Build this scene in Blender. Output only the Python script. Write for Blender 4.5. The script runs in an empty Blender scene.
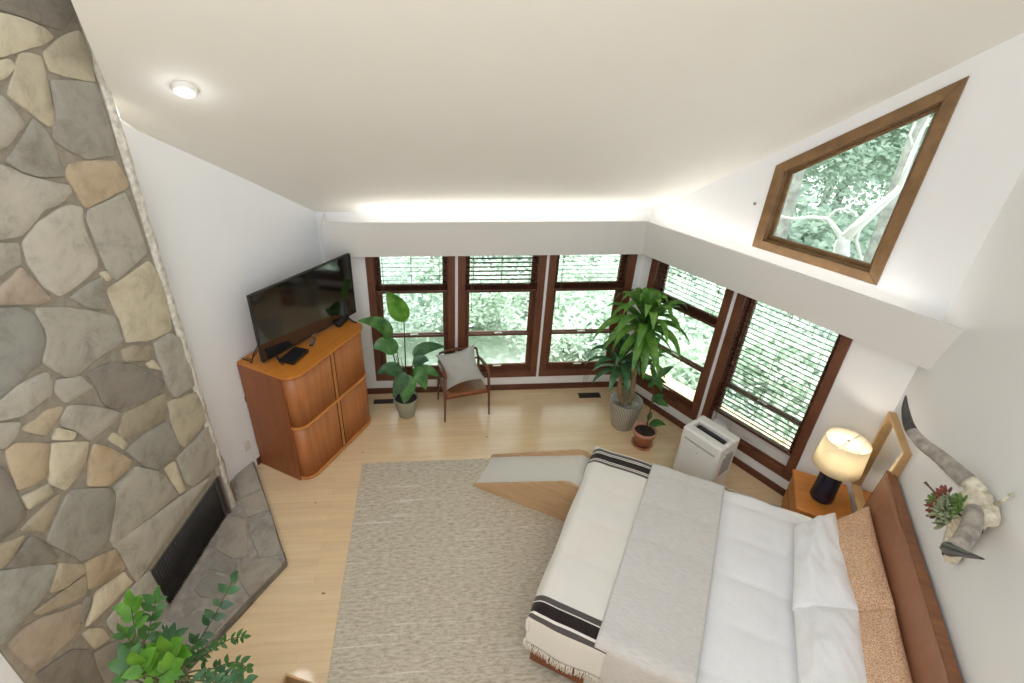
import bpy, math, random
import numpy as np
from mathutils import Vector, Matrix, noise
random.seed(7)
rng = np.random.default_rng(11)
sc = bpy.context.scene
WORLD, EXPO, SUN = 2.6, -0.05, 11.0
COL = sc.collection
PI = math.pi
R = math.radians

# ------------------------------------------------------------------ materials
def new_mat(name):
    m = bpy.data.materials.new(name); m.use_nodes = True
    nt = m.node_tree; b = nt.nodes['Principled BSDF']
    return m, nt, b
def link(nt, a, b): nt.links.new(a, b)
def srgb(r, g, b):
    f = lambda c: (c/255/12.92) if c/255 <= .04045 else ((c/255+.055)/1.055)**2.4
    return (f(r), f(g), f(b), 1)
def tex(nt, kind, **kw):
    n = nt.nodes.new('ShaderNodeTex'+kind)
    for k, v in kw.items():
        if k in n.inputs: n.inputs[k].default_value = v
        else: setattr(n, k, v)
    return n
def coords(nt, space='Object', scale=(1, 1, 1), rot=(0, 0, 0)):
    tc = nt.nodes.new('ShaderNodeTexCoord'); mp = nt.nodes.new('ShaderNodeMapping')
    mp.inputs['Scale'].default_value = scale; mp.inputs['Rotation'].default_value = rot
    link(nt, tc.outputs[space], mp.inputs['Vector']); return mp.outputs['Vector']
def ramp(nt, fac, stops, interp='LINEAR'):
    r = nt.nodes.new('ShaderNodeValToRGB'); cr = r.color_ramp; cr.interpolation = interp
    while len(cr.elements) < len(stops): cr.elements.new(.5)
    for e, (p, c) in zip(cr.elements, stops): e.position = p; e.color = c
    link(nt, fac, r.inputs['Fac']); return r.outputs['Color']
def mix(nt, a, b, fac, mode='MIX'):
    n = nt.nodes.new('ShaderNodeMix'); n.data_type = 'RGBA'; n.blend_type = mode
    for s, v in ((n.inputs[6], a), (n.inputs[7], b), (n.inputs[0], fac)):
        if hasattr(v, 'links'): link(nt, v, s)
        else: s.default_value = v
    return n.outputs[2]
def bump(nt, b, h, strength=.3, dist=.01):
    n = nt.nodes.new('ShaderNodeBump'); n.inputs['Strength'].default_value = strength
    n.inputs['Distance'].default_value = dist
    link(nt, h, n.inputs['Height']); link(nt, n.outputs['Normal'], b.inputs['Normal'])
def plain(name, c, rough=.5, metal=0, nz=.06, scale=8, spec=.5, bmp=0):
    m, nt, b = new_mat(name)
    t = tex(nt, 'Noise', Scale=scale, Detail=4.0); link(nt, coords(nt), t.inputs['Vector'])
    lo = tuple(max(0, v*(1-nz)) for v in c[:3])+(1,); hi = tuple(min(1, v*(1+nz)) for v in c[:3])+(1,)
    link(nt, ramp(nt, t.outputs['Fac'], [(.3, lo), (.7, hi)]), b.inputs['Base Color'])
    b.inputs['Roughness'].default_value = rough; b.inputs['Metallic'].default_value = metal
    b.inputs['Specular IOR Level'].default_value = spec
    if bmp: bump(nt, b, t.outputs['Fac'], bmp, .004)
    return m
def wood(name, dark, light, rough=.4, scale=(30, 3, 3), streak=1.0, knots=False, spec=.5):
    """grain runs along the axis whose scale is small"""
    m, nt, b = new_mat(name); v = coords(nt, 'Object', scale)
    t = tex(nt, 'Noise', Scale=1.0, Detail=6.0, Roughness=.65); link(nt, v, t.inputs['Vector'])
    c = ramp(nt, t.outputs['Fac'], [(.25, dark), (.75, light)])
    if knots:
        k = tex(nt, 'Voronoi', Scale=4.0); link(nt, coords(nt, 'Object'), k.inputs['Vector'])
        kc = ramp(nt, k.outputs['Distance'], [(.0, (1, 1, 1, 1)), (.075, (1, 1, 1, 1)), (.11, (0, 0, 0, 1))])
        c = mix(nt, c, srgb(96, 58, 30), kc)
    link(nt, c, b.inputs['Base Color']); b.inputs['Roughness'].default_value = rough
    b.inputs['Specular IOR Level'].default_value = spec
    return m
def fabric(name, c1, c2, scale=260, rough=.9, bmp=.25, sheen=.2):
    m, nt, b = new_mat(name); v = coords(nt)
    t = tex(nt, 'Noise', Scale=scale, Detail=2.0); link(nt, v, t.inputs['Vector'])
    t2 = tex(nt, 'Noise', Scale=6.0, Detail=3.0); link(nt, v, t2.inputs['Vector'])
    c = mix(nt, ramp(nt, t.outputs['Fac'], [(.35, c1), (.65, c2)]), (1, 1, 1, 1), .0)
    link(nt, c, b.inputs['Base Color']); b.inputs['Roughness'].default_value = rough
    b.inputs['Sheen Weight'].default_value = sheen; b.inputs['Specular IOR Level'].default_value = .2
    bump(nt, b, t.outputs['Fac'], bmp, .002); return m
def leafmat(name, dark, light, rough=.35, trans=.25):
    m, nt, b = new_mat(name); v = coords(nt)
    t = tex(nt, 'Noise', Scale=9.0, Detail=3.0); link(nt, v, t.inputs['Vector'])
    c = ramp(nt, t.outputs['Fac'], [(.3, dark), (.7, light)])
    link(nt, c, b.inputs['Base Color']); b.inputs['Roughness'].default_value = rough
    tr = nt.nodes.new('ShaderNodeBsdfTranslucent'); link(nt, c, tr.inputs['Color'])
    mx = nt.nodes.new('ShaderNodeMixShader'); mx.inputs[0].default_value = trans
    link(nt, b.outputs[0], mx.inputs[1]); link(nt, tr.outputs[0], mx.inputs[2])
    link(nt, mx.outputs[0], nt.nodes['Material Output'].inputs['Surface']); return m

M = {}
M['wall'] = plain('white_paint', srgb(238, 238, 238), .75, nz=.01, scale=2, spec=.2)
M['ceiling'] = plain('ceiling_paint', srgb(236, 234, 228), .85, nz=.01, scale=2, spec=.15)
M['valance'] = plain('valance_paint', srgb(230, 228, 225), .75, nz=.01, scale=2, spec=.2)
M['trimwood'] = wood('brown_window_wood', srgb(88, 50, 34), srgb(122, 74, 50), .42, (3, 3, 3))
M['basewood'] = wood('brown_baseboard', srgb(78, 42, 28), srgb(108, 62, 42), .4, (2, 20, 20))
M['oakframe'] = wood('stained_oak_casing', srgb(104, 76, 46), srgb(148, 114, 74), .42, (6, 6, 6))
M['blind'] = wood('dark_blind_slat', srgb(74, 44, 32), srgb(98, 60, 44), .28, (4, 40, 40), spec=.7)
M['cord'] = plain('cord_fibre', srgb(120, 96, 80), .8)
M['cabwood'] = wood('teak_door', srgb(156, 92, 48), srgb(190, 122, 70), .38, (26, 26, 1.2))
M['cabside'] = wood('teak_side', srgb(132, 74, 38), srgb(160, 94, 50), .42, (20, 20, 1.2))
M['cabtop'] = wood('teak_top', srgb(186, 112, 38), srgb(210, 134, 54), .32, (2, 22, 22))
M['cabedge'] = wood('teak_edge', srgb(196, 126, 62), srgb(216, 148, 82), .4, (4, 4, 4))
M['cabgap'] = plain('dark_gap', srgb(62, 30, 16), .7)
M['black'] = plain('black_plastic', srgb(22, 22, 24), .35)
M['blackm'] = plain('black_matte', srgb(28, 27, 28), .6)
M['white_pl'] = plain('white_plastic', srgb(232, 230, 224), .38, nz=.01)
M['grey_pl'] = plain('grey_plastic', srgb(176, 174, 170), .45)
M['whitepanel'] = plain('white_vent_panel', srgb(226, 222, 220), .5, nz=.01)
M['walnut'] = wood('walnut', srgb(86, 46, 24), srgb(126, 74, 42), .38, (14, 14, 3))
M['seatleather'] = plain('chair_seat_wood', srgb(134, 80, 40), .42, nz=.12, scale=12)
M['nightwood'] = wood('nightstand_wood', srgb(180, 110, 46), srgb(206, 136, 64), .36, (3, 24, 24))
M['headleather'] = plain('brown_leather', srgb(158, 110, 84), .42, nz=.09, scale=10, bmp=.15)
M['headwood'] = wood('headboard_wood', srgb(112, 70, 44), srgb(150, 100, 66), .4, (3, 22, 22))
M['railwood'] = wood('rail_wood', srgb(112, 58, 26), srgb(142, 80, 40), .42, (2, 16, 16))
M['pine'] = wood('pine_board', srgb(186, 148, 108), srgb(212, 178, 138), .5, (2.5, 14, 26), knots=True)
M['lightwood'] = wood('pale_frame_wood', srgb(172, 134, 88), srgb(206, 170, 122), .45, (6, 6, 6))
M['white_cloth'] = fabric('white_cotton', srgb(236, 236, 238), srgb(246, 246, 248), 180, bmp=.08)
M['navy'] = plain('navy_glaze', srgb(30, 30, 48), .22, nz=.25, scale=5)
M['chrome'] = plain('brushed_metal', srgb(180, 176, 168), .3, 1)
M['soil'] = plain('potting_soil', srgb(52, 38, 30), .95, nz=.6, scale=60, bmp=.8)
M['terracotta'] = plain('terracotta', srgb(200, 142, 116), .75, nz=.15, scale=14)
M['bark'] = plain('cane_bark', srgb(150, 128, 96), .8, nz=.25, scale=30, bmp=.5)
M['stem'] = plain('green_stem', srgb(74, 84, 46), .5)
M['twig'] = plain('brown_twig', srgb(96, 70, 50), .7)
M['leaf'] = leafmat('bird_leaf', srgb(52, 98, 52), srgb(100, 152, 78), .25)
M['leafb'] = leafmat('bright_leaf', srgb(70, 130, 30), srgb(124, 178, 60), .4, .4)
M['leafd'] = leafmat('strap_leaf', srgb(64, 122, 46), srgb(126, 172, 76), .32, .3)
M['leafdk'] = leafmat('dark_leaf', srgb(46, 84, 54), srgb(82, 126, 80), .25, .25)
M['leafs'] = leafmat('small_leaf', srgb(40, 84, 38), srgb(84, 134, 64), .35, .3)
M['bone'] = plain('bone', srgb(214, 205, 184), .75, nz=.3, scale=26, bmp=.8)
M['horn'] = plain('grey_horn', srgb(158, 150, 140), .5, nz=.38, scale=18, bmp=.5)
M['horntip'] = plain('dark_horn', srgb(62, 60, 58), .32, nz=.3, scale=20)
M['succ_g'] = leafmat('succulent_green', srgb(70, 104, 44), srgb(112, 142, 70), .5, .1)
M['succ_s'] = leafmat('succulent_sage', srgb(124, 132, 100), srgb(160, 164, 132), .6, .1)
M['succ_r'] = leafmat('succulent_red', srgb(96, 44, 38), srgb(150, 80, 64), .5, .1)
M['firebox'] = plain('soot_black', srgb(26, 24, 24), .8, nz=.3)
M['firescreen'] = plain('black_mesh_curtain', srgb(30, 26, 26), .5, nz=.3, scale=40)
M['steel'] = plain('dull_steel', srgb(120, 112, 104), .45, .6)
M['mortar'] = plain('mortar', srgb(152, 143, 128), .95, nz=.16, scale=18, bmp=.6)
M['hmortar'] = plain('hearth_mortar', srgb(160, 151, 140), .95, nz=.25, scale=12, bmp=.6)
M['limewash'] = plain('weathered_white_trim', srgb(206, 200, 188), .85, nz=.28, scale=22, bmp=.7)
M['vent'] = plain('brown_register', srgb(84, 72, 62), .5, .3)
M['greywhite'] = plain('plate_plastic', srgb(214, 212, 208), .45, nz=.01)

def screen_mat():
    m, nt, b = new_mat('tv_glass'); b.inputs['Base Color'].default_value = srgb(14, 14, 16)
    t = tex(nt, 'Noise', Scale=3.0); link(nt, coords(nt), t.inputs['Vector'])
    link(nt, ramp(nt, t.outputs['Fac'], [(0, (.05, .05, .05, 1)), (1, (.08, .08, .08, 1))]), b.inputs['Roughness'])
    b.inputs['Specular IOR Level'].default_value = .9; b.inputs['IOR'].default_value = 1.7; return m
M['screen'] = screen_mat()
def mirror_mat():
    m, nt, b = new_mat('mirror_silver'); b.inputs['Metallic'].default_value = 1
    t = tex(nt, 'Noise', Scale=4.0); link(nt, coords(nt), t.inputs['Vector'])
    link(nt, ramp(nt, t.outputs['Fac'], [(0, (.86, .86, .86, 1)), (1, (.9, .9, .9, 1))]), b.inputs['Base Color'])
    b.inputs['Roughness'].default_value = .03; return m
M['mirror'] = mirror_mat()
def glass_mat():
    m, nt, b = new_mat('window_glass'); nt.nodes.remove(b)
    tr = nt.nodes.new('ShaderNodeBsdfTransparent'); gl = nt.nodes.new('ShaderNodeBsdfGlossy'); fr = nt.nodes.new('ShaderNodeFresnel')
    tr.inputs[0].default_value = (.94, .97, .95, 1); gl.inputs['Roughness'].default_value = .02; fr.inputs[0].default_value = 1.35
    mx = nt.nodes.new('ShaderNodeMixShader'); link(nt, fr.outputs[0], mx.inputs[0]); link(nt, tr.outputs[0], mx.inputs[1]); link(nt, gl.outputs[0], mx.inputs[2])
    link(nt, mx.outputs[0], nt.nodes['Material Output'].inputs['Surface']); return m
M['glass'] = glass_mat()
def floor_mat():
    m, nt, b = new_mat('maple_floor'); v = coords(nt)
    br = tex(nt, 'Brick', Scale=1.0); link(nt, v, br.inputs['Vector'])
    for k, val in (('Color1', (.2, .2, .2, 1)), ('Color2', (.8, .8, .8, 1)), ('Mortar', (0, 0, 0, 1)), ('Mortar Size', .0006), ('Brick Width', 1.15), ('Row Height', .083), ('Bias', 0.0)): br.inputs[k].default_value = val
    g = tex(nt, 'Noise', Scale=1.0, Detail=6.0); link(nt, coords(nt, 'Object', (2.2, 26, 1)), g.inputs['Vector'])
    w = tex(nt, 'Noise', Scale=1.3, Detail=2.0); link(nt, v, w.inputs['Vector'])
    c = ramp(nt, br.outputs['Color'], [(0, srgb(206, 174, 134)), (.04, srgb(230, 203, 165)), (.5, srgb(236, 208, 166)), (1, srgb(241, 217, 178))])
    c = mix(nt, c, ramp(nt, g.outputs['Fac'], [(.3, (.9, .87, .82, 1)), (.65, (1, 1, 1, 1))]), .7, 'MULTIPLY')
    k = tex(nt, 'Voronoi', Scale=1.5); link(nt, coords(nt, 'Object', (1, 2.2, 1)), k.inputs['Vector'])
    c = mix(nt, c, srgb(116, 78, 48), ramp(nt, k.outputs['Distance'], [(0, (1, 1, 1, 1)), (.02, (.8, .8, .8, 1)), (.035, (0, 0, 0, 1))]))
    link(nt, c, b.inputs['Base Color']); b.inputs['Roughness'].default_value = .22; b.inputs['Specular IOR Level'].default_value = .75
    return m
M['floor'] = floor_mat()
def rug_mat():
    m, nt, b = new_mat('woven_rug')
    a = tex(nt, 'Noise', Scale=1.0, Detail=3.0); link(nt, coords(nt, 'Object', (16, 52, 1)), a.inputs['Vector'])
    s = tex(nt, 'Noise', Scale=1.0, Detail=4.0, Roughness=.7); link(nt, coords(nt, 'Object', (1.0, 20, 1)), s.inputs['Vector'])
    f = tex(nt, 'Noise', Scale=1.0, Detail=1.0); link(nt, coords(nt, 'Object', (40, 130, 1)), f.inputs['Vector'])
    c = ramp(nt, a.outputs['Fac'], [(.3, srgb(180, 168, 148)), (.5, srgb(204, 194, 175)), (.72, srgb(219, 211, 195))])
    c = mix(nt, c, srgb(226, 221, 208), ramp(nt, s.outputs['Fac'], [(.60, (0, 0, 0, 1)), (.66, (.85, .85, .85, 1))]))
    c = mix(nt, c, ramp(nt, f.outputs['Fac'], [(.35, (.78, .75, .7, 1)), (.6, (1, 1, 1, 1))]), .6, 'MULTIPLY')
    link(nt, c, b.inputs['Base Color']); b.inputs['Roughness'].default_value = .95; b.inputs['Specular IOR Level'].default_value = .1
    bump(nt, b, f.outputs['Fac'], .6, .006); return m
M['rug'] = rug_mat()
def stone_mat():
    m, nt, b = new_mat('flagstone'); at = nt.nodes.new('ShaderNodeAttribute'); at.attribute_name = 'tone'
    v = coords(nt)
    n1 = tex(nt, 'Noise', Scale=4.5, Detail=12.0, Roughness=.74, Distortion=.4); link(nt, v, n1.inputs['Vector'])
    n2 = tex(nt, 'Noise', Scale=1.6, Detail=5.0, Distortion=1.2); link(nt, v, n2.inputs['Vector'])
    c = mix(nt, at.outputs['Color'], ramp(nt, n1.outputs['Fac'], [(.34, (.62, .60, .57, 1)), (.5, (.95, .94, .93, 1)), (.64, (1.08, 1.07, 1.05, 1))]), .85, 'MULTIPLY')
    rust = ramp(nt, n2.outputs['Fac'], [(.56, (0, 0, 0, 1)), (.72, (.55, .55, .55, 1))])
    am = nt.nodes.new('ShaderNodeMath'); am.operation = 'MULTIPLY'; link(nt, rust, am.inputs[0]); link(nt, at.outputs['Alpha'], am.inputs[1])
    c = mix(nt, c, srgb(156, 116, 78), am.outputs[0])
    link(nt, c, b.inputs['Base Color']); b.inputs['Roughness'].default_value = .85; b.inputs['Specular IOR Level'].default_value = .25
    bump(nt, b, n1.outputs['Fac'], .35, .02); return m
M['stone'] = stone_mat()
def stripe_mat(L):
    """striped blanket: uv.x = metres from its far hem"""
    m, nt, b = new_mat('striped_blanket'); uv = nt.nodes.new('ShaderNodeUVMap'); sp = nt.nodes.new('ShaderNodeSeparateXYZ')
    link(nt, uv.outputs[0], sp.inputs[0]); dv = nt.nodes.new('ShaderNodeMath'); dv.operation = 'DIVIDE'; dv.inputs[1].default_value = L
    link(nt, sp.outputs[0], dv.inputs[0])
    W, G, K = srgb(234, 230, 222), srgb(92, 84, 82), srgb(44, 36, 36)
    def band(s):
        return [(s, G), (s+.040, W), (s+.047, G), (s+.051, W), (s+.062, K), (s+.146, W), (s+.157, G), (s+.161, W), (s+.169, G), (s+.206, W)]
    st = [(0, W)]+band(STRIPE_FAR)+band(STRIPE_NEAR)
    c = ramp(nt, dv.outputs[0], [(p/L if i else 0, c) for i, (p, c) in enumerate(st)], 'CONSTANT')
    t = tex(nt, 'Noise', Scale=240.0); link(nt, coords(nt), t.inputs['Vector'])
    c = mix(nt, c, ramp(nt, t.outputs['Fac'], [(.35, (.86, .86, .86, 1)), (.65, (1, 1, 1, 1))]), .6, 'MULTIPLY')
    link(nt, c, b.inputs['Base Color']); b.inputs['Roughness'].default_value = .92; b.inputs['Sheen Weight'].default_value = .2
    b.inputs['Specular IOR Level'].default_value = .15; bump(nt, b, t.outputs['Fac'], .2, .002); return m
STRIPE_FAR, STRIPE_NEAR = .27, 1.975
M['cream_cloth'] = fabric('cream_fringe', srgb(222, 214, 198), srgb(236, 230, 218))
def weave_mat(name, c1, c2, sx, sy, bm=.5):
    m, nt, b = new_mat(name); uv = nt.nodes.new('ShaderNodeUVMap'); mp = nt.nodes.new('ShaderNodeMapping')
    mp.inputs['Scale'].default_value = (sx, sy, 1); link(nt, uv.outputs[0], mp.inputs['Vector'])
    t = tex(nt, 'Noise', Scale=1.0, Detail=3.0, Roughness=.6); link(nt, mp.outputs[0], t.inputs['Vector'])
    link(nt, ramp(nt, t.outputs['Fac'], [(.32, c1), (.62, c2)]), b.inputs['Base Color'])
    b.inputs['Roughness'].default_value = .95; b.inputs['Specular IOR Level'].default_value = .1
    bump(nt, b, t.outputs['Fac'], bm, .004); return m
M['throw'] = weave_mat('grey_throw', srgb(204, 200, 196), srgb(216, 213, 210), 90, 14)
M['rampcarpet'] = fabric('ramp_carpet', srgb(206, 203, 194), srgb(226, 223, 214), 200)
def pattern_mat():
    m, nt, b = new_mat('rust_speckle'); v = coords(nt)
    k = tex(nt, 'Voronoi', Scale=130.0); link(nt, v, k.inputs['Vector'])
    n = tex(nt, 'Noise', Scale=120.0, Detail=3.0); link(nt, v, n.inputs['Vector'])
    c = ramp(nt, k.outputs['Distance'], [(.2, srgb(196, 146, 110)), (.42, srgb(212, 172, 138)), (.6, srgb(228, 198, 168))])
    c = mix(nt, c, srgb(176, 116, 80), ramp(nt, n.outputs['Fac'], [(.54, (0, 0, 0, 1)), (.62, (.7, .7, .7, 1))]))
    link(nt, c, b.inputs['Base Color']); b.inputs['Roughness'].default_value = .9; b.inputs['Specular IOR Level'].default_value = .15; return m
M['pattern'] = pattern_mat()
def knit_mat():
    m, nt, b = new_mat('grey_knit'); w = tex(nt, 'Wave', Scale=26.0, Distortion=1.2); w.bands_direction = 'X'; link(nt, coords(nt), w.inputs['Vector'])
    n = tex(nt, 'Noise', Scale=120.0); link(nt, coords(nt), n.inputs['Vector'])
    c = ramp(nt, w.outputs['Fac'], [(.1, srgb(140, 139, 132)), (.6, srgb(206, 206, 201))])
    c = mix(nt, c, ramp(nt, n.outputs['Fac'], [(.4, (.8, .8, .8, 1)), (.6, (1, 1, 1, 1))]), .5, 'MULTIPLY')
    link(nt, c, b.inputs['Base Color']); b.inputs['Roughness'].default_value = .95; bump(nt, b, w.outputs['Fac'], .4, .004); return m
M['knit'] = knit_mat()
def pot_mat():
    m, nt, b = new_mat('woven_silver_pot'); k = tex(nt, 'Checker', Scale=1.0)
    uv = nt.nodes.new('ShaderNodeUVMap'); mp = nt.nodes.new('ShaderNodeMapping'); mp.inputs['Scale'].default_value = (72, 34, 1); mp.inputs['Rotation'].default_value = (0, 0, 0)
    link(nt, uv.outputs[0], mp.inputs['Vector']); link(nt, mp.outputs[0], k.inputs['Vector'])
    k.inputs['Color1'].default_value = srgb(186, 180, 168); k.inputs['Color2'].default_value = srgb(150, 143, 132)
    link(nt, k.outputs['Color'], b.inputs['Base Color']); b.inputs['Roughness'].default_value = .45; b.inputs['Metallic'].default_value = .15
    bump(nt, b, k.outputs['Fac'], .3, .004); return m
M['silverpot'] = pot_mat()
M['greypot'] = plain('grey_green_pot', srgb(150, 150, 130), .6, nz=.05)
def shade_mat():
    m, nt, b = new_mat('lamp_linen'); t = tex(nt, 'Noise', Scale=150.0); link(nt, coords(nt), t.inputs['Vector'])
    c = ramp(nt, t.outputs['Fac'], [(.3, srgb(238, 228, 204)), (.7, srgb(246, 238, 218))])
    link(nt, c, b.inputs['Base Color']); b.inputs['Roughness'].default_value = .9
    tr = nt.nodes.new('ShaderNodeBsdfTranslucent'); link(nt, c, tr.inputs['Color'])
    mx = nt.nodes.new('ShaderNodeMixShader'); mx.inputs[0].default_value = .55
    link(nt, b.outputs[0], mx.inputs[1]); link(nt, tr.outputs[0], mx.inputs[2])
    link(nt, mx.outputs[0], nt.nodes['Material Output'].inputs['Surface']); return m
M['shade'] = shade_mat()
def emit_mat(name, c, s):
    m, nt, b = new_mat(name); b.inputs['Emission Color'].default_value = c; b.inputs['Emission Strength'].default_value = s
    t = tex(nt, 'Noise', Scale=3.0); link(nt, coords(nt), t.inputs['Vector'])
    link(nt, ramp(nt, t.outputs['Fac'], [(0, (.9, .9, .9, 1)), (1, (1, 1, 1, 1))]), b.inputs['Base Color']); return m
M['lens'] = emit_mat('lit_lens', (.93, .96, 1, 1), 6)
M['bulb'] = emit_mat('lit_bulb', (1, .82, .55, 1), 12)
M['led'] = emit_mat('lit_led_strip', (1, .95, .82, 1), 3)

# ------------------------------------------------------------------ mesh helpers
class MB:
    def __init__(s): s.v = []; s.f = []; s.mi = []; s.sm = []; s.uv = {}; s.col = []
    def add(s, vs, fs, mi=0, smooth=False, col=None, uvs=None):
        o = len(s.v); s.v += [tuple(v) for v in vs]
        for f in fs:
            if uvs is not None: s.uv[len(s.f)] = [uvs[i] for i in f]
            s.f.append(tuple(i+o for i in f)); s.mi.append(mi); s.sm.append(smooth); s.col.append(col)
    def box(s, x0, x1, y0, y1, z0, z1, mi=0, mtx=None):
        vs = [Vector((x, y, z)) for z in (z0, z1) for y in (y0, y1) for x in (x0, x1)]
        if mtx is not None: vs = [mtx @ v for v in vs]
        s.add(vs, [(0, 2, 3, 1), (4, 5, 7, 6), (0, 1, 5, 4), (2, 6, 7, 3), (0, 4, 6, 2), (1, 3, 7, 5)], mi)
    def prism(s, pts, ext, mi=0, col=None, smooth=False):
        """pts: 3-D outline, ext: extrusion vector"""
        n = len(pts); e = Vector(ext); a = [Vector(p) for p in pts]; b = [p+e for p in a]
        s.add(a+b, [tuple(range(n))[::-1], tuple(range(n, 2*n))]+[(i, (i+1) % n, n+(i+1) % n, n+i) for i in range(n)], mi, smooth, col)
    def tube(s, path, rad, n=8, mi=0, smooth=True, squash=1.0):
        path = [Vector(p) for p in path]; m = len(path)
        if not hasattr(rad, '__len__'): rad = [rad]*m
        t0 = (path[1]-path[0]).normalized(); up = Vector((0, 0, 1)) if abs(t0.z) < .9 else Vector((1, 0, 0))
        x = t0.cross(up).normalized(); vs = []
        for i, p in enumerate(path):
            t = (path[min(i+1, m-1)]-path[max(i-1, 0)]).normalized()
            x = (x-t*x.dot(t)).normalized(); y = t.cross(x)
            vs += [p+(x*math.cos(a)+y*math.sin(a)*squash)*rad[i] for a in (2*PI*k/n for k in range(n))]
        fs = [(i*n+k, i*n+(k+1) % n, (i+1)*n+(k+1) % n, (i+1)*n+k) for i in range(m-1) for k in range(n)]
        fs += [tuple(range(n))[::-1], tuple(range((m-1)*n, m*n))]
        s.add(vs, fs, mi, smooth)
    def lathe(s, prof, n=32, c=(0, 0, 0), mi=0, smooth=True, sx=1, sy=1):
        vs = []; uv = []; m = len(prof)
        for j, (r, z) in enumerate(prof):
            for k in range(n+1):
                a = 2*PI*k/n; vs.append((c[0]+sx*r*math.cos(a), c[1]+sy*r*math.sin(a), c[2]+z)); uv.append((k/n, j/(m-1)))
        fs = [(j*(n+1)+k, j*(n+1)+k+1, (j+1)*(n+1)+k+1, (j+1)*(n+1)+k) for j in range(m-1) for k in range(n)]
        s.add(vs, fs, mi, smooth, uvs=uv)
    def disc(s, r, z, n=32, c=(0, 0), mi=0, sx=1, sy=1):
        s.add([(c[0]+sx*r*math.cos(2*PI*k/n), c[1]+sy*r*math.sin(2*PI*k/n), z) for k in range(n)], [tuple(range(n))], mi)
    def grid(s, fn, nu, nv, mi=0, smooth=True, uvfn=None):
        vs = [fn(i/nu, j/nv) for j in range(nv+1) for i in range(nu+1)]
        uvs = [uvfn(i/nu, j/nv) for j in range(nv+1) for i in range(nu+1)] if uvfn else None
        s.add(vs, [(j*(nu+1)+i, j*(nu+1)+i+1, (j+1)*(nu+1)+i+1, (j+1)*(nu+1)+i) for j in range(nv) for i in range(nu)], mi, smooth, uvs=uvs)
    def leaf(s, base, tip, width, sag=0.0, normal=(0, 0, 1), mi=0, nu=7, fold=.12, shape=1.0, mid=None):
        """blade from base to tip; sag lowers (or mid bends) the middle; pointed oval outline"""
        b, t = Vector(base), Vector(tip); L = (t-b).length
        c = Vector(mid) if mid is not None else (b+t)/2+Vector((0, 0, sag))
        nrm = Vector(normal); vs = []
        for i in range(nu+1):
            q = i/nu; p = b*(1-q)**2+c*2*q*(1-q)+t*q*q
            d = ((c-b)*(1-q)+(t-c)*q); d = d.normalized() if d.length > 1e-6 else (t-b).normalized()
            sd = d.cross(nrm); sd = sd.normalized() if sd.length > 1e-5 else Vector((1, 0, 0))
            w = width*.5*(math.sin(PI*min(1, q**.75*.96+.04))**shape if q < 1 else 0); up = sd.cross(d).normalized()
            vs += [p-sd*w+up*w*fold*2, p, p+sd*w+up*w*fold*2]
        s.add(vs, [f for i in range(nu) for f in ((i*3, i*3+1, i*3+4, i*3+3), (i*3+1, i*3+2, i*3+5, i*3+4))], mi, True)
    def build(s, name, mats, parent=None, bevel=0, seg=2, loc=None, rot=None, mtx=None, subsurf=0, solid=0, recalc=True, weld=False):
        me = bpy.data.meshes.new(name); me.from_pydata(s.v, [], s.f)
        if not isinstance(mats, (list, tuple)): mats = [mats]
        for m in mats: me.materials.append(M[m] if isinstance(m, str) else m)
        me.polygons.foreach_set('material_index', s.mi); me.polygons.foreach_set('use_smooth', s.sm)
        if s.uv:
            ul = me.uv_layers.new(name='UVMap')
            for fi, us in s.uv.items():
                for li, u in zip(me.polygons[fi].loop_indices, us): ul.data[li].uv = u
        if any(c is not None for c in s.col):
            ca = me.color_attributes.new('tone', 'FLOAT_COLOR', 'CORNER')
            for p in me.polygons:
                c = s.col[p.index] or (.4, .4, .4, 0)
                for li in p.loop_indices: ca.data[li].color = c
        if recalc:
            import bmesh
            bm = bmesh.new(); bm.from_mesh(me)
            if weld: bmesh.ops.remove_doubles(bm, verts=bm.verts, dist=1e-4)
            bmesh.ops.recalc_face_normals(bm, faces=bm.faces); bm.to_mesh(me); bm.free()
        o = bpy.data.objects.new(name, me); COL.objects.link(o)
        if parent is not None: o.parent = parent
        if loc is not None: o.location = loc
        if rot is not None: o.rotation_euler = rot
        if mtx is not None: o.matrix_world = mtx
        if bevel:
            b = o.modifiers.new('bevel', 'BEVEL'); b.width = bevel; b.segments = seg; b.limit_method = 'ANGLE'; b.angle_limit = R(40)
        if subsurf:
            b = o.modifiers.new('sub', 'SUBSURF'); b.levels = b.render_levels = subsurf
        if solid:
            b = o.modifiers.new('solid', 'SOLIDIFY'); b.thickness = solid; b.offset = -1
        return o
def tag(o, label, cat, group=None, kind=None):
    o['label'] = label; o['category'] = cat
    if group: o['group'] = group
    if kind: o['kind'] = kind
    return o
def thing(name, label, cat, loc=(0, 0, 0), rotz=0, group=None):
    o = bpy.data.objects.new(name, None); COL.objects.link(o); o.location = loc; o.rotation_euler = (0, 0, rotz)
    o.empty_display_size = .1
    return tag(o, label, cat, group)
def struct(o, kind='structure'): o['kind'] = kind; return o
def sroot(name, loc, rotz):
    o = bpy.data.objects.new(name, None); COL.objects.link(o); o.location = loc; o.rotation_euler = (0, 0, rotz); o['kind'] = 'structure'; return o
def copy_tree(o, parent=None):
    c = o.copy(); COL.objects.link(c)
    if parent is not None: c.parent = parent
    for ch in list(o.children): copy_tree(ch, c)
    return c

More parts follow.
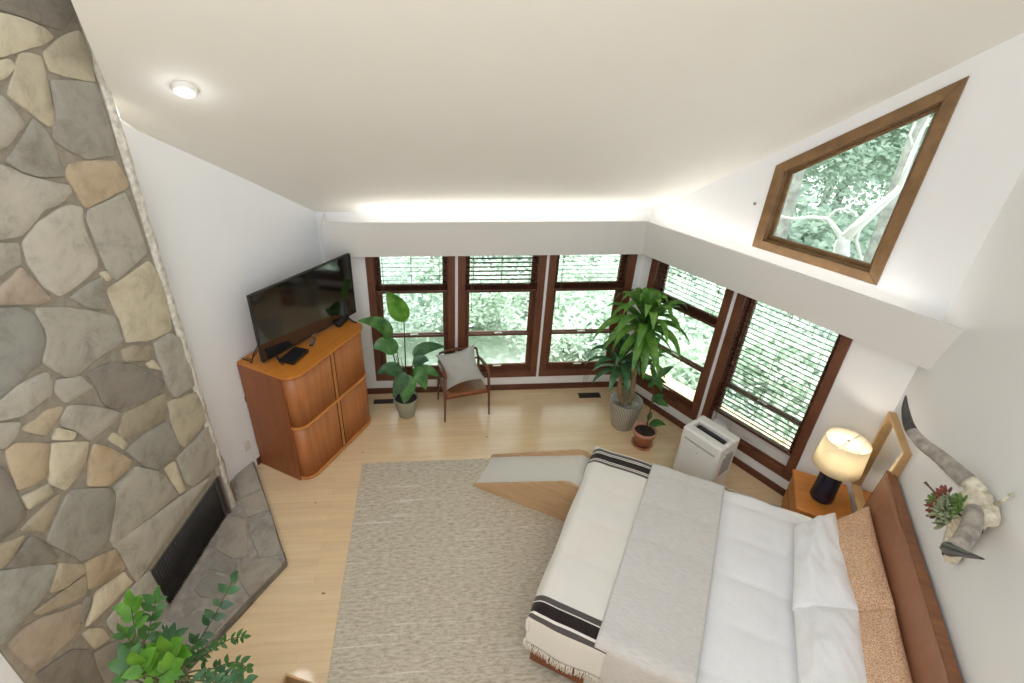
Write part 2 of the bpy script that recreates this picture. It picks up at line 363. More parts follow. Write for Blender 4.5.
# ------------------------------------------------------------------ camera
F_PX, PITCH, ROLL, CX, CY, HC, YAW = 509.2425, R(29.01635), R(1.25292), 475.32, 316.51, 4.3, R(4.82728)
Zr = Matrix.Rotation(-YAW, 3, 'Z')
_fw = Zr @ Vector((0, math.cos(PITCH), -math.sin(PITCH))); _up = Zr @ Vector((0, math.sin(PITCH), math.cos(PITCH))); _rt = Zr @ Vector((1, 0, 0))
RT = _rt*math.cos(ROLL)+_up*math.sin(ROLL); UP = -_rt*math.sin(ROLL)+_up*math.cos(ROLL); FW = _fw
cd = bpy.data.cameras.new('camera'); cam = bpy.data.objects.new('camera', cd); COL.objects.link(cam); sc.camera = cam
cam.matrix_world = Matrix((( RT.x, UP.x, -FW.x, 0), (RT.y, UP.y, -FW.y, 0), (RT.z, UP.z, -FW.z, HC), (0, 0, 0, 1)))
cd.sensor_width = 36; cd.lens = F_PX/1024*36; cd.shift_x = (512-CX)/1024; cd.shift_y = (CY-341.5)/1024; cd.clip_start = .05; cd.clip_end = 300
def ray(px, py): return RT*((px-CX)/F_PX)-UP*((py-CY)/F_PX)+FW
def at_y(px, py, y): d = ray(px, py); return Vector((0, 0, HC))+d*(y/d.y)
def at_z(px, py, z): d = ray(px, py); return Vector((0, 0, HC))+d*((z-HC)/d.z)

# ------------------------------------------------------------------ plan
BY = 5.632
C = Vector((2.526, BY, 0)); RD = Vector((.5, -.8660254, 0)); RN = Vector((-.8660254, -.5, 0))      # right wall: along, inward
KS = 2.82; K = C+RD*KS
HN = Vector((-.8660254, .5, 0)); HP = Vector((-.5, -.8660254, 0))                                    # head wall: inward, towards the viewer
LC = Vector((-1.336, BY, 0)); LD = Vector((-.5, -.8660254, 0)); LN = Vector((.8660254, -.5, 0))       # left wall: from back corner towards the viewer
FO = Vector((-2.115, 3.648, 0)); FE = Vector((.16333, .98657, 0)); FN = Vector((.98657, -.16333, 0))
def hp(u, p, z): return K+HN*u+HP*p+Vector((0, 0, z))
def cz(x, y): return 2.535+(BY-y)*(.777+.0193*x)
def cze(v): return cz(v.x, v.y)
A_R, A_H, A_L, A_F, A_B = R(-60), R(-120), R(60), R(90-9.4), R(150)

# ------------------------------------------------------------------ shell
T = .16
mb = MB(); mb.prism([(-4.4, 6.0, -.12), (-4.4, -1.6, -.12), (2.0, -1.6, -.12), (5.0, 3.4, -.12), (3.2, 6.0, -.12)], (0, 0, .12)); fl = struct(mb.build('floor', 'floor'))

def wall(name, org, dirv, outv, cells, mat='wall'):
    """cells: list of (s, z) outlines on the inner face, each thickened outwards"""
    m = MB()
    for cell in cells: m.prism([org+dirv*s+Vector((0, 0, z)) for s, z in cell], outv*T)
    return struct(m.build(name, mat, weld=True))
def rect(a, b, z0, z1): return [(a, z0), (b, z0), (b, z1), (a, z1)]
# back wall: s = x
WB = [(-.836, .218), (.254, 1.325), (1.362, 2.442)]; WZ0, WZ1 = .215, 2.14
XB = Vector((0, BY, 0)); ex = Vector((1, 0, 0)); ey = Vector((0, 1, 0))
xs = [LC.x-.3]+[v for w in WB for v in w]+[C.x+.3]
cells = [rect(xs[i], xs[i+1], 0, 2.56) for i in range(0, len(xs), 2)]
for a, b in WB: cells += [rect(a, b, 0, WZ0), rect(a, b, WZ1, 2.56)]
wall('wall_back', XB, ex, ey, cells)
# right wall
WR = [(.135, 1.19), (1.234, 2.333)]; TRAP = [(1.235, 2.505), (2.33, 2.52), (2.33, 4.115), (1.235, 3.295)]
def cr(s): return cze(C+RD*s)+.05
def rtop(a, b, z0): return [(a, z0), (b, z0), (b, cr(b)), (a, cr(a))]
cells = [rtop(-.02, .135, 0), rtop(1.19, 1.234, 0), rtop(2.333, KS+.1, 0)]
cells += [rect(.135, 1.19, 0, WZ0), rtop(.135, 1.19, WZ1), rect(1.234, 2.333, 0, WZ0), rect(1.234, 2.333, WZ1, 2.51)]
cells += [[(1.234, 3.295), (2.33, 4.115), (2.33, cr(2.33)), (1.234, cr(1.234))], [(2.33, 2.51), (2.333, 2.51), (2.333, cr(2.333)), (2.33, cr(2.33))]]
wall('wall_right', C, RD, -RN, cells)
# head wall
def ch(p): return min(cze(K+HP*p)+.05, 7.2)
wall('wall_head', K, HP, -HN, [[(-.1, 0), (2, 0), (2, ch(2)), (-.1, ch(-.1))], [(2, 0), (4.4, 0), (4.4, ch(4.4)), (2, ch(2))]])
def cl(s): return min(cze(LC+LD*s)+.05, 7.2)
wall('wall_left', LC, LD, -LN, [[(-.1, 0), (1.7, 0), (1.7, cl(1.7)), (-.1, cl(-.1))], [(1.7, 0), (4.6, 0), (4.6, cl(4.6)), (1.7, cl(1.7))]])
# ceiling: slopes up from the back wall; open chase around the chimney
def xl(y):
    lx = LC.x+(y-BY)*.57735
    if y > 4.02: return lx-.02
    return LC.x+(4.02-BY)*.57735+(4.02-y)*.475+.05
def xr(y):
    if y > K.y: return C.x+(BY-y)*.57735+.08
    return K.x-(K.y-y)*.57735+.08
ys = [6.3, 5.9, BY, 5.2, 4.7, 4.2, 4.02, 3.8, 3.5, 3.2, 2.8, 2.3, 1.8, 1.2, .5]
mb = MB(); rows = []
for y in ys:
    yy = min(y, BY); a, b = xl(yy), xr(yy)
    rows.append([Vector((a+(b-a)*i/10, y, cz(a+(b-a)*i/10, y))) for i in range(11)])
vs = [v for r in rows for v in r]
mb.add(vs, [(j*11+i, j*11+i+1, (j+1)*11+i+1, (j+1)*11+i) for j in range(len(rows)-1) for i in range(10)], 0, True)
up = [v+Vector((0, 0, .18)) for v in vs]
mb.add(up, [(j*11+i, j*11+i+1, (j+1)*11+i+1, (j+1)*11+i) for j in range(len(rows)-1) for i in range(10)], 0, True)
# upright side of the chase beside the chimney
ch_ = [r[0] for y, r in zip(ys, rows) if y <= 4.02]
mb.add(ch_+[v+Vector((0, 0, 1.3)) for v in ch_], [(i, i+1, len(ch_)+i+1, len(ch_)+i) for i in range(len(ch_)-1)])
struct(mb.build('ceiling', 'ceiling', recalc=False))

# light valances (hollow troughs) under the ceiling, back and right
VT, VB, VZ0, VZ1 = .33, .165, 2.058, 2.518      # the front board leans out: foot VB, head VT from the wall
def valance(name, org, d, inw, at, ab, bt, bb, b1, cap=False):
    """front board from (at, ab) to (bt, bb) along d (head, foot); floor board back to the wall"""
    z0, z1 = Vector((0, 0, VZ0)), Vector((0, 0, VZ1)); m = MB()
    m.prism([org+inw*VB+d*ab+z0, org+inw*VB+d*bb+z0, org+inw*VT+d*bt+z1, org+inw*VT+d*at+z1], -inw*.02)
    q = VB-.0205
    m.prism([org+inw*q+d*ab+z0, org+inw*q+d*(bb-(.0205 if cap else 0))+z0, org+d*(b1-(.0205 if cap else 0))+z0, org+z0], (0, 0, .018))
    if cap: m.prism([org+d*b1+z0, org+d*bb+inw*q+z0, org+d*bt+inw*(VT-.0205)+z1, org+d*b1+z1], d*-.02)
    return struct(m.build(name, 'valance'))
t30 = math.tan(R(30))
valance('trim_1', C, -ex, -ey, VT*t30, VB*t30, C.x+1.215, C.x+1.245, C.x+1.245, True)
valance('trim_2', C, RD, RN, VT*t30, VB*t30, KS+VT*t30, KS+VB*t30, KS)
def strip(name, org, d, inw, s0, s1, label):
    o = org+inw*.13+d*s0+Vector((0, 0, 2.37)); e_ = org+inw*.13+d*s1+Vector((0, 0, 2.37))
    m = MB(); w = inw*.012
    m.prism([o-w, e_-w, e_+w, o+w], (0, 0, .012), 0); b = m.build(name, 'led'); struct(b)
    L = (e_-o).length; ld = bpy.data.lights.new('cove_light', 'AREA'); ld.shape = 'RECTANGLE'; ld.size = L; ld.size_y = .06; ld.energy = 2.1*L; ld.color = (1, .97, .92)
    lo = bpy.data.objects.new('cove_light', ld); COL.objects.link(lo); mid = (o+e_)/2+Vector((0, 0, .03))
    x = (e_-o).normalized(); z = -(Vector((0, 0, 1))*.85+inw*.55).normalized(); y = z.cross(x)
    lo.matrix_world = Matrix(((x.x, y.x, z.x, mid.x), (x.y, y.y, z.y, mid.y), (x.z, y.z, z.z, mid.z), (0, 0, 0, 1)))
m = MB(); m.prism([FO+FE*-4.6-FN*.012, FO+FE*-1.934-FN*.012, FO+FE*-1.934-FN*.15, FO+FE*-4.6-FN*.15], (0, 0, 6.4)); struct(m.build('wall_front_left', 'wall'))
strip('trim_3', C, -ex, -ey, .2, C.x-LC.x-.5, '')
strip('trim_4', C, RD, RN, .2, KS-.2, '')

# baseboards
def base(name, org, d, inw, a, b, h=.088):
    m = MB(); m.prism([org+d*a, org+d*b, org+d*b+inw*.018, org+d*a+inw*.018], (0, 0, h)); return struct(m.build(name, 'basewood', bevel=.004))
base('baseboard_back', C, -ex, -ey, .012, C.x-LC.x-.012); base('baseboard_right', C, RD, RN, .012, KS-.012)
base('baseboard_head', K, HP, HN, .012, 4.3); base('baseboard_left', LC, LD, LN, .012, 1.45)

# ------------------------------------------------------------------ windows
def make_window(n, org, rotz, x0, x1, label, lift=True):
    r = sroot('window_%d' % n, org, rotz)
    z0, z1 = WZ0, WZ1; w = .088; m = MB()
    def ring(m, xa, xb, za, zb, t, ya, yb, tb=None, tt=None):
        tb = tb or t; tt = tt or t
        m.box(xa, xa+t, ya, yb, za, zb); m.box(xb-t, xb, ya, yb, za, zb); m.box(xa+t, xb-t, ya, yb, za, za+tb); m.box(xa+t, xb-t, ya, yb, zb-tt, zb)
    ring(m, x0, x1, z0, z1, w, -.018, .03, .09, .07); m.build('casing', 'trimwood', r, bevel=.004)
    m = MB(); ring(m, x0+.01, x1-.01, z0+.01, z1-.01, .09, .03, T, .1); m.build('jamb', 'trimwood', r)
    a, b = x0+.1, x1-.1; mid = .84
    m = MB(); ring(m, a, b, z0+.095, mid+.02, .045, .07, .105, .06, .03); sa = m.build('lower_sash', 'trimwood', r, bevel=.003)
    m = MB(); m.box(a+.045, b-.045, .085, .09, z0+.155, mid-.01); m.build('pane', 'glass', sa)
    m = MB(); ring(m, a, b, mid-.03, z1-.1, .05, .108, .143, .055, .06); sb = m.build('upper_sash', 'trimwood', r, bevel=.003)
    m = MB(); m.box(a+.05, b-.05, .123, .128, mid+.025, z1-.16); m.build('pane', 'glass', sb)
    m = MB(); c = (a+b)/2; m.box(c-.05, c+.05, .06, .1, mid+.018, mid+.034); m.box(c-.012, c+.04, .05, .075, mid+.03, mid+.045); m.build('sash_lock', 'chrome', sa, bevel=.004)
    m = MB(); m.box(c-.055, c+.055, .045, .072, z0+.14, z0+.153); m.build('sash_lift', 'chrome', sa, bevel=.003)
    return r
XBo = Vector((0, BY, 0))
for i, (a, b) in enumerate(WB): make_window(i+1, XBo, 0, a, b, '')
for i, (a, b) in enumerate(WR): make_window(i+4, C, A_R, a, b, '')
# trapezoid clerestory window
r = sroot('window_6', C, A_R); t4 = TRAP
def inset(poly, d):
    n = len(poly); out = []
    for i in range(n):
        p0, p1, p2 = (Vector(poly[(i+j-1) % n]+(0,)) for j in range(3))
        d1 = (p1-p0).normalized(); d2 = (p2-p1).normalized(); n1 = Vector((-d1.y, d1.x, 0)); n2 = Vector((-d2.y, d2.x, 0))
        b = (n1+n2); b = b/(b.dot(n1)); q = p1+b*d; out.append((q.x, q.y))
    return out
def frame(name, outer, d, ya, yb, mat, parent, bevel=.004):
    inn = inset(outer, d); m = MB(); n = len(outer)
    for i in range(n):
        j = (i+1) % n; q = [outer[i], outer[j], inn[j], inn[i]]
        m.prism([(x, ya, z) for x, z in q], (0, yb-ya, 0))
    o = m.build(name, mat, parent, bevel=bevel); return inn
i1 = frame('casing', t4, .085, -.018, .02, 'oakframe', r)
i2 = frame('jamb', [tuple(p) for p in inset(t4, .012)], .085, .02, T, 'oakframe', r)
i3 = frame('sash', i2, .03, .07, .11, 'oakframe', r)
m = MB(); m.prism([(x, .085, z) for x, z in i3], (0, .006, 0)); m.build('pane', 'glass', r)

# ------------------------------------------------------------------ blinds
def make_blind(org, rotz, x0, x1, zbot, label, group, stack, tl=-22):
    loc = org+Vector((math.cos(rotz), math.sin(rotz), 0))*((x0+x1)/2)
    r = thing('wooden_blind', label, 'blind', (loc.x, loc.y, 0), rotz, group)
    h = (x1-x0)/2-.098; zt = 2.06
    m = MB(); m.box(-h, h, .0, .05, zt-.045, zt); m.build('headrail', 'blind', r, bevel=.004)
    zb = zbot+.036
    m = MB(); m.box(-h, h, -.002, .048, zbot, zb); m.build('bottom_rail', 'blind', r, bevel=.005)
    zs = []
    z = zb+.007
    for k in range(stack): zs.append((z, 0)); z += .0085
    z += .05
    while z < zt-.06: zs.append((z, R(tl))); z += .056
    first = None
    for z, tilt in zs:
        if first is None:
            m = MB()
            m.grid(lambda a, b: Vector((-h+2*h*a, (b-.5)*.05, .0035*(1-(2*b-1)**2))), 1, 4)
            m.grid(lambda a, b: Vector((-h+2*h*a, (b-.5)*.05, .0035*(1-(2*b-1)**2)-.003)), 1, 4)
            first = m.build('slat', 'blind', r, recalc=False); s = first
        else:
            s = first.copy(); COL.objects.link(s); s.parent = r
        s.location = (0, .024, z); s.rotation_euler = (tilt, 0, 0)
    for q in (-h+.09, 0, h-.09):
        m = MB(); m.tube([(q, -.003, zb), (q, -.003, zt-.04)], .0022, 5); m.tube([(q, .049, zb), (q, .049, zt-.04)], .0022, 5); m.build('ladder_cord', 'cord', r)
    m = MB(); m.tube([(-h+.07, -.012, zt-.04), (-h+.07, -.012, zbot-.22)], .003, 5); m.lathe([(0, 0), (.008, .004), (.006, .03), (0, .034)], 8, (-h+.07, -.012, zbot-.25)); m.build('pull_cord', 'cord', r)
    return r
GB = 'brown wooden blinds in the windows'
make_blind(XBo, 0, *WB[0], 1.505, 'brown slatted blind raised over the window behind the bird-of-paradise plant', GB, 9)
make_blind(XBo, 0, *WB[1], 1.50, 'brown slatted blind raised over the middle window behind the chair', GB, 9, -4)
make_blind(XBo, 0, *WB[2], 1.505, 'brown slatted blind raised over the back-wall window beside the tall cane plant', GB, 9)
make_blind(C, A_R, *WR[0], 1.485, 'brown slatted blind raised over the window between cane plant and air conditioner', GB, 10)
make_blind(C, A_R, *WR[1], .50, 'brown slatted blind lowered nearly to the sill behind the air conditioner', GB, 0, -20)
# white vent panel of the air conditioner in the window foot
o = thing('window_vent_panel', 'white hose panel filling the window foot below the lowered blind', 'vent panel', C+RD*(WR[1][0]+.1), A_R)
m = MB(); m.box(.0, .9, .045, .066, .306, .53); m.build('panel', 'whitepanel', o, bevel=.004)
m = MB(); m.lathe([(.085, 0), (.085, .012), (.075, .016), (.075, 0)], 24); q = m.build('hose_collar', 'whitepanel', o); q.matrix_local = Matrix.Translation((.16, .046, .42)) @ Matrix.Rotation(R(90), 4, 'X')

# ------------------------------------------------------------------ fireplace
fp = thing('stone_fireplace', 'floor-to-ceiling flagstone fireplace with grey slab hearth and black mesh screen', 'fireplace', FO, A_F)
TONE = {'g': (170, 165, 153, .15), 'l': (182, 176, 163, .2), 'c': (202, 192, 168, .45), 't': (178, 166, 144, .45), 'o': (184, 166, 140, .55), 'd': (150, 143, 132, .25), 'b': (165, 163, 154, .0), 'k': (184, 168, 150, .45)}
STONES = [('d',[(-0.543,4.446),(-0.107,4.528),(0.013,4.447),(-0.014,4.342),(-0.109,4.274),(-0.262,4.306),(-0.461,4.363),(-0.57,4.39)]),('c',[(-0.569,4.351),(-0.469,4.347),(-0.348,4.325),(-0.235,4.283),(-0.193,4.237),(-0.287,4.201),(-0.468,4.169),(-0.563,4.151),(-0.667,4.149)]),('c',[(-0.682,4.117),(-0.57,4.137),(-0.524,4.144),(-0.503,4.103),(-0.575,4.059),(-0.726,4.027)]),('c',[(-0.447,4.165),(-0.325,4.146),(-0.336,4.053),(-0.368,3.921),(-0.397,3.804),(-0.441,3.795),(-0.531,3.891),(-0.61,3.973),(-0.52,4.083)]),('c',[(-0.171,4.227),(0.004,4.275),(0.029,4.236),(0.043,4.135),(0.009,3.994),(-0.089,4.013),(-0.298,4.07),(-0.297,4.164)]),('g',[(-0.315,4.023),(0.005,3.986),(0.018,3.946),(0.022,3.813),(0.002,3.583),(-0.029,3.553),(-0.248,3.574),(-0.36,3.652),(-0.433,3.728),(-0.358,3.86)]),('l',[(-0.76,3.996),(-0.647,3.977),(-0.614,3.91),(-0.583,3.831),(-0.713,3.748),(-0.903,3.701)]),('g',[(-0.514,3.85),(-0.463,3.774),(-0.445,3.647),(-0.45,3.519),(-0.618,3.555),(-0.711,3.611),(-0.767,3.672),(-0.676,3.731)]),('l',[(-0.911,3.684),(-0.799,3.66),(-0.701,3.583),(-0.518,3.492),(-0.448,3.463),(-0.454,3.419),(-0.539,3.387),(-0.674,3.383),(-0.804,3.317),(-0.873,3.295),(-1.072,3.351)]),('o',[(-0.397,3.572),(-0.194,3.556),(-0.029,3.517),(0.024,3.354),(-0.025,3.328),(-0.207,3.315),(-0.38,3.305),(-0.404,3.371),(-0.44,3.527)]),('g',[(-0.366,3.288),(-0.035,3.305),(-0.01,3.153),(-0.006,2.902),(-0.004,2.859),(-0.342,2.798),(-0.378,2.832),(-0.402,3.229)]),('l',[(-0.842,3.266),(-0.735,3.327),(-0.584,3.355),(-0.501,3.357),(-0.414,3.315),(-0.453,3.2),(-0.444,3.085),(-0.438,2.994),(-0.464,2.939),(-0.703,2.893),(-0.785,2.896),(-0.848,2.989),(-0.877,3.138),(-0.862,3.244)]),('l',[(-1.094,3.332),(-0.973,3.297),(-0.887,3.265),(-0.92,3.156),(-1.045,3.147),(-1.174,3.166)]),('k',[(-1.213,3.057),(-1.07,3.094),(-0.933,3.146),(-0.891,3.031),(-0.844,2.901),(-0.923,2.91),(-1.111,3.008),(-1.218,3.049)]),('g',[(-0.72,2.851),(-0.575,2.871),(-0.448,2.865),(-0.514,2.664),(-0.648,2.749)]),('c',[(-0.46,2.897),(-0.403,2.891),(-0.374,2.818),(-0.434,2.824)]),('c',[(-0.442,2.767),(-0.278,2.774),(-0.012,2.789),(0.032,2.694),(0.044,2.467),(-0.0,2.206),(-0.069,2.212),(-0.269,2.266),(-0.445,2.365),(-0.426,2.53),(-0.442,2.655)]),('b',[(-1.242,3.04),(-1.122,2.987),(-1.029,2.945),(-0.972,2.86),(-0.964,2.769),(-0.996,2.674),(-1.072,2.596),(-1.174,2.59),(-1.253,2.571),(-1.321,2.572),(-1.428,2.655)]),('g',[(-0.944,2.893),(-0.759,2.799),(-0.474,2.585),(-0.471,2.391),(-0.564,2.388),(-0.728,2.405),(-0.89,2.393),(-0.958,2.435),(-1.043,2.602),(-0.957,2.701),(-0.948,2.76),(-0.962,2.854)]),('t',[(-0.513,2.34),(-0.426,2.322),(-0.25,2.212),(-0.316,2.114),(-0.519,2.244)]),('c',[(-0.354,2.123),(-0.276,2.104),(-0.233,1.971),(-0.337,2.067)]),('g',[(-0.206,2.211),(-0.031,2.19),(0.06,2.082),(0.087,1.881),(0.108,1.674),(0.053,1.615),(-0.184,1.678),(-0.227,1.804),(-0.219,1.979),(-0.224,2.121)]),('d',[(-0.818,2.35),(-0.634,2.312),(-0.482,2.2),(-0.332,2.03),(-0.244,1.872),(-0.286,1.83),(-0.517,1.902),(-0.714,1.982),(-0.791,2.086),(-0.793,2.227)]),('l',[(-1.447,2.574),(-1.334,2.545),(-1.232,2.568),(-1.05,2.533),(-1.05,2.447),(-1.089,2.394),(-1.193,2.394),(-1.278,2.396),(-1.38,2.448),(-1.468,2.53)]),('g',[(-1.02,2.453),(-0.867,2.376),(-0.815,2.25),(-0.88,2.248),(-1.029,2.285),(-1.059,2.399)]),('t',[(-1.297,2.331),(-1.146,2.328),(-1.057,2.285),(-1.057,2.255),(-1.213,2.187),(-1.306,2.312)]),('l',[(-1.092,2.212),(-1.014,2.255),(-0.87,2.133),(-0.7,1.931),(-0.744,1.917),(-0.878,1.934),(-0.989,1.946),(-1.038,2.075),(-1.101,2.161)]),('t',[(-0.687,1.919),(-0.498,1.852),(-0.281,1.79),(-0.281,1.735),(-0.36,1.611),(-0.506,1.642),(-0.776,1.765),(-0.775,1.808)]),('c',[(-0.276,1.693),(-0.133,1.619),(0.052,1.547),(0.104,1.328),(0.092,1.23),(-0.036,1.211),(-0.26,1.21),(-0.306,1.286),(-0.302,1.523)]),('c',[(-1.133,2.183),(-1.043,2.064),(-1.085,2.04),(-1.195,2.141)]),('g',[(-1.481,2.504),(-1.386,2.435),(-1.299,2.368),(-1.353,2.313),(-1.431,2.296),(-1.532,2.398)]),('o',[(-1.431,2.28),(-1.374,2.283),(-1.217,2.133),(-1.31,1.967),(-1.398,1.988),(-1.48,2.034)]),('c',[(-1.207,2.123),(-0.999,1.944),(-1.072,1.849),(-1.153,1.803),(-1.259,1.791),(-1.323,1.908),(-1.285,2.004)]),('o',[(-0.967,1.9),(-0.874,1.764),(-0.77,1.55),(-0.837,1.529),(-1.001,1.551),(-1.123,1.678),(-1.047,1.824)]),('c',[(-0.868,1.84),(-0.808,1.858),(-0.749,1.698),(-0.794,1.68)]),('g',[(-0.771,1.648),(-0.633,1.645),(-0.354,1.569),(-0.313,1.272),(-0.358,1.232),(-0.583,1.269),(-0.69,1.426)]),('g',[(-0.379,1.185),(0.087,1.146),(0.108,0.668),(-0.315,0.804),(-0.375,0.905)]),('c',[(-0.525,1.226),(-0.404,1.188),(-0.41,0.858),(-0.481,0.89)]),('l',[(-0.957,1.499),(-0.751,1.474),(-0.649,1.337),(-0.557,1.199),(-0.503,0.903),(-0.801,1.0),(-1.129,1.123),(-1.153,1.19),(-1.032,1.335)]),('g',[(-1.221,1.751),(-1.01,1.536),(-0.98,1.452),(-1.028,1.364),(-1.163,1.203),(-1.34,1.24),(-1.377,1.292),(-1.481,1.602),(-1.396,1.67),(-1.268,1.74)]),('t',[(-1.574,1.814),(-1.498,1.826),(-1.293,1.805),(-1.368,1.73),(-1.463,1.665)]),('c',[(-1.483,1.982),(-1.327,1.927),(-1.329,1.84),(-1.484,1.882),(-1.485,1.913)]),('d',[(-1.559,2.329),(-1.489,2.221),(-1.478,2.156),(-1.489,2.017),(-1.509,1.853),(-1.584,1.842),(-1.664,1.857),(-1.743,1.947)]),('t',[(-1.764,1.904),(-1.673,1.839),(-1.561,1.768),(-1.668,1.712),(-1.733,1.713),(-1.81,1.809)]),('d',[(-1.542,1.734),(-1.507,1.652),(-1.475,1.446),(-1.542,1.472),(-1.727,1.704),(-1.672,1.703)]),('b',[(-1.816,1.797),(-1.74,1.699),(-1.518,1.439),(-1.507,1.406),(-1.591,1.34),(-1.751,1.319),(-1.921,1.322),(-1.927,1.419)]),('t',[(-1.49,1.415),(-1.374,1.234),(-1.387,1.172),(-1.525,1.222),(-1.61,1.3),(-1.539,1.366)]),('t',[(-1.733,1.306),(-1.629,1.259),(-1.506,1.203),(-1.395,1.155),(-1.438,1.03),(-1.532,1.085),(-1.704,1.238)]),('o',[(-1.36,1.232),(-1.147,1.088),(-1.141,0.903),(-1.158,0.866),(-1.322,0.969),(-1.419,1.039)]),('c',[(-1.164,0.854),(-1.141,0.696),(-1.368,0.759),(-1.537,0.818),(-1.422,0.928),(-1.377,0.956)]),('k',[(-1.897,1.279),(-1.808,1.275),(-1.713,1.218),(-1.495,1.006),(-1.565,0.888),(-1.62,0.866),(-1.753,0.913),(-1.875,0.956)]),('c',[(-1.578,0.809),(-1.522,0.781),(-1.462,0.666),(-1.455,0.532),(-1.565,0.606)]),('d',[(-1.581,0.585),(-1.459,0.486),(-1.281,0.301),(-1.259,0.167),(-1.354,0.05),(-1.614,-0.009),(-1.622,0.208),(-1.607,0.458)]),('d',[(-1.878,0.923),(-1.669,0.793),(-1.588,0.64),(-1.639,0.245),(-1.722,0.138),(-1.843,0.42)]),('d',[(-1.505,0.984),(-1.448,1.008),(-1.421,0.965),(-1.462,0.912),(-1.557,0.874)]),('g',[(-1.141,0.653),(-0.994,0.616),(-0.957,-0.05),(-1.088,-0.146),(-1.262,-0.026),(-1.247,0.241),(-1.411,0.512),(-1.412,0.664),(-1.231,0.665)]),('l',[(-1.137,1.124),(-0.495,0.862),(-0.094,0.68),(-0.574,0.683),(-0.988,0.659),(-1.103,0.648),(-1.125,0.881)]),('g',[(-0.005,0.789),(0.11,0.811),(0.142,0.643),(0.084,0.065),(0.015,0.069)])]
def inside(pt, poly):
    r_ = False; x, y = pt; j = len(poly)-1
    for i in range(len(poly)):
        xi, yi = poly[i]; xj, yj = poly[j]
        if (yi > y) != (yj > y) and x < (xj-xi)*(y-yi)/(yj-yi)+xi: r_ = not r_
        j = i
    return r_
# the rest of the chimney face, beyond what was measured, in the same random flagstone work
fr = random.Random(5); GX, GZ = 6, 17; gx = lambda i, j: (-1.91+1.94*i/GX+(fr.uniform(-.09, .09) if 0 < i < GX else 0), .03+5.2*j/GZ+(fr.uniform(-.08, .08) if 0 < j < GZ else 0))
gp = [[gx(i, j) for j in range(GZ+1)] for i in range(GX+1)]; OLD = [p for _, p in STONES]
for i in range(GX):
    for j in range(GZ):
        q = [gp[i][j], gp[i+1][j], gp[i+1][j+1], gp[i][j+1]]; c0 = (sum(p[0] for p in q)/4, sum(p[1] for p in q)/4)
        q = [(c0[0]+(p[0]-c0[0])*.92, c0[1]+(p[1]-c0[1])*.92) for p in q]
        tests = [(c0[0]+(p[0]-c0[0])*k_, c0[1]+(p[1]-c0[1])*k_) for p in q for k_ in (.5, 1)]+[c0]+[((q[k_][0]+q[k_-1][0])/2, (q[k_][1]+q[k_-1][1])/2) for k_ in range(4)]
        if any(inside(t_, p) for t_ in tests for p in OLD) or any(inside(v_, q) for p in OLD for v_ in p) or any(-1.06 < t_[0] and t_[1] < .64 for t_ in tests): continue
        STONES.append((fr.choice('gglctbdko'), q))
m = MB()   # mortar body with the firebox opening; local x along the face, y into the chimney
ox0, ox1, oz0, oz1 = -1.0, 0.0, .1, .59; XL, XR_ = -1.93, .125; TOP = 5.3; DP = .55
m.box(XL, ox0, 0, DP, 0, TOP); m.box(ox1, XR_-.085, 0, DP, 0, TOP); m.box(ox0, ox1, 0, DP, oz1, TOP); m.box(ox0, ox1, 0, DP, 0, oz0)
for k in range(60):   # rubble bedding at the arris
    pass
m.build('mortar_bed', 'mortar', fp)
m = MB()
def jit(v, a): return 1+(noise.noise(Vector((v[0]*9, v[1]*9, 3)))*a)
for t, poly in STONES:
    rgb = TONE[t]; j = random.uniform(.92, 1.07); c = srgb(rgb[0]*j, rgb[1]*j, rgb[2]*j)[:3]+(rgb[3],)
    # round the outline a little and roughen it
    pts = []
    n = len(poly)
    for i in range(n):
        a, b, d = Vector(poly[i-1]+(0,)), Vector(poly[i]+(0,)), Vector(poly[(i+1) % n]+(0,))
        ra = min(.016, (a-b).length*.25); rb = min(.016, (d-b).length*.25)
        p1 = b+(a-b).normalized()*ra; p2 = b+(d-b).normalized()*rb
        pts += [p1, (p1+p2)/2*.6+b*.4, p2]
        mid = (p2+(d+(b-d).normalized()*min(.016, (d-b).length*.25)))/2
        L = (d-b).length
        if L > .12:
            q = Vector((-(d-b).y, (d-b).x, 0)).normalized(); pts.append(mid+q*noise.noise(mid*11)*.014)
    cx = sum((p.x for p in pts))/len(pts); cy = sum((p.y for p in pts))/len(pts); cc = Vector((cx, cy, 0))
    h = random.uniform(.012, .02); rings = []
    for sc_, dep in ((1.03, .02), (1.03, -h*.5), (1.02, -h*.85), (.995, -h), (.7, -h*1.06)):
        rr = []
        for p in pts:
            q = cc+(p-cc)*sc_
            if sc_ < 1: q = p+(cc-p).normalized()*min((1-sc_)*.35, (cc-p).length*(1-sc_)*2.2)
            rr.append(Vector((q.x, dep-noise.noise(Vector((q.x*5, q.y*5, 1)))*.006*(sc_ < 1), q.y)))
        rings.append(rr)
    n = len(pts); vs = [v for r_ in rings for v in r_]; fs = []
    for k in range(len(rings)-1): fs += [(k*n+i, k*n+(i+1) % n, (k+1)*n+(i+1) % n, (k+1)*n+i) for i in range(n)]
    fs.append(tuple(range((len(rings)-1)*n, len(rings)*n)))
    m.add(vs, fs, 0, True, c)
m.build('flagstone_face', 'stone', fp)
m = MB()   # weathered white strip at the chimney's right edge
zz = [i*.18 for i in range(30)]
def strip_fn(a, b):
    z = b*TOP; w0, w1 = XR_-.085, XR_
    x = w0+(w1-w0)*a+noise.noise(Vector((a*3, z*4, 0)))*.008
    return Vector((x, -.006-.016*math.sin(PI*a)+noise.noise(Vector((a*5+9, z*7, 2)))*.012, z))
m.grid(strip_fn, 6, 120); m.box(XR_-.085, XR_, .0, DP, 0, TOP); m.build('edge_strip', 'limewash', fp)
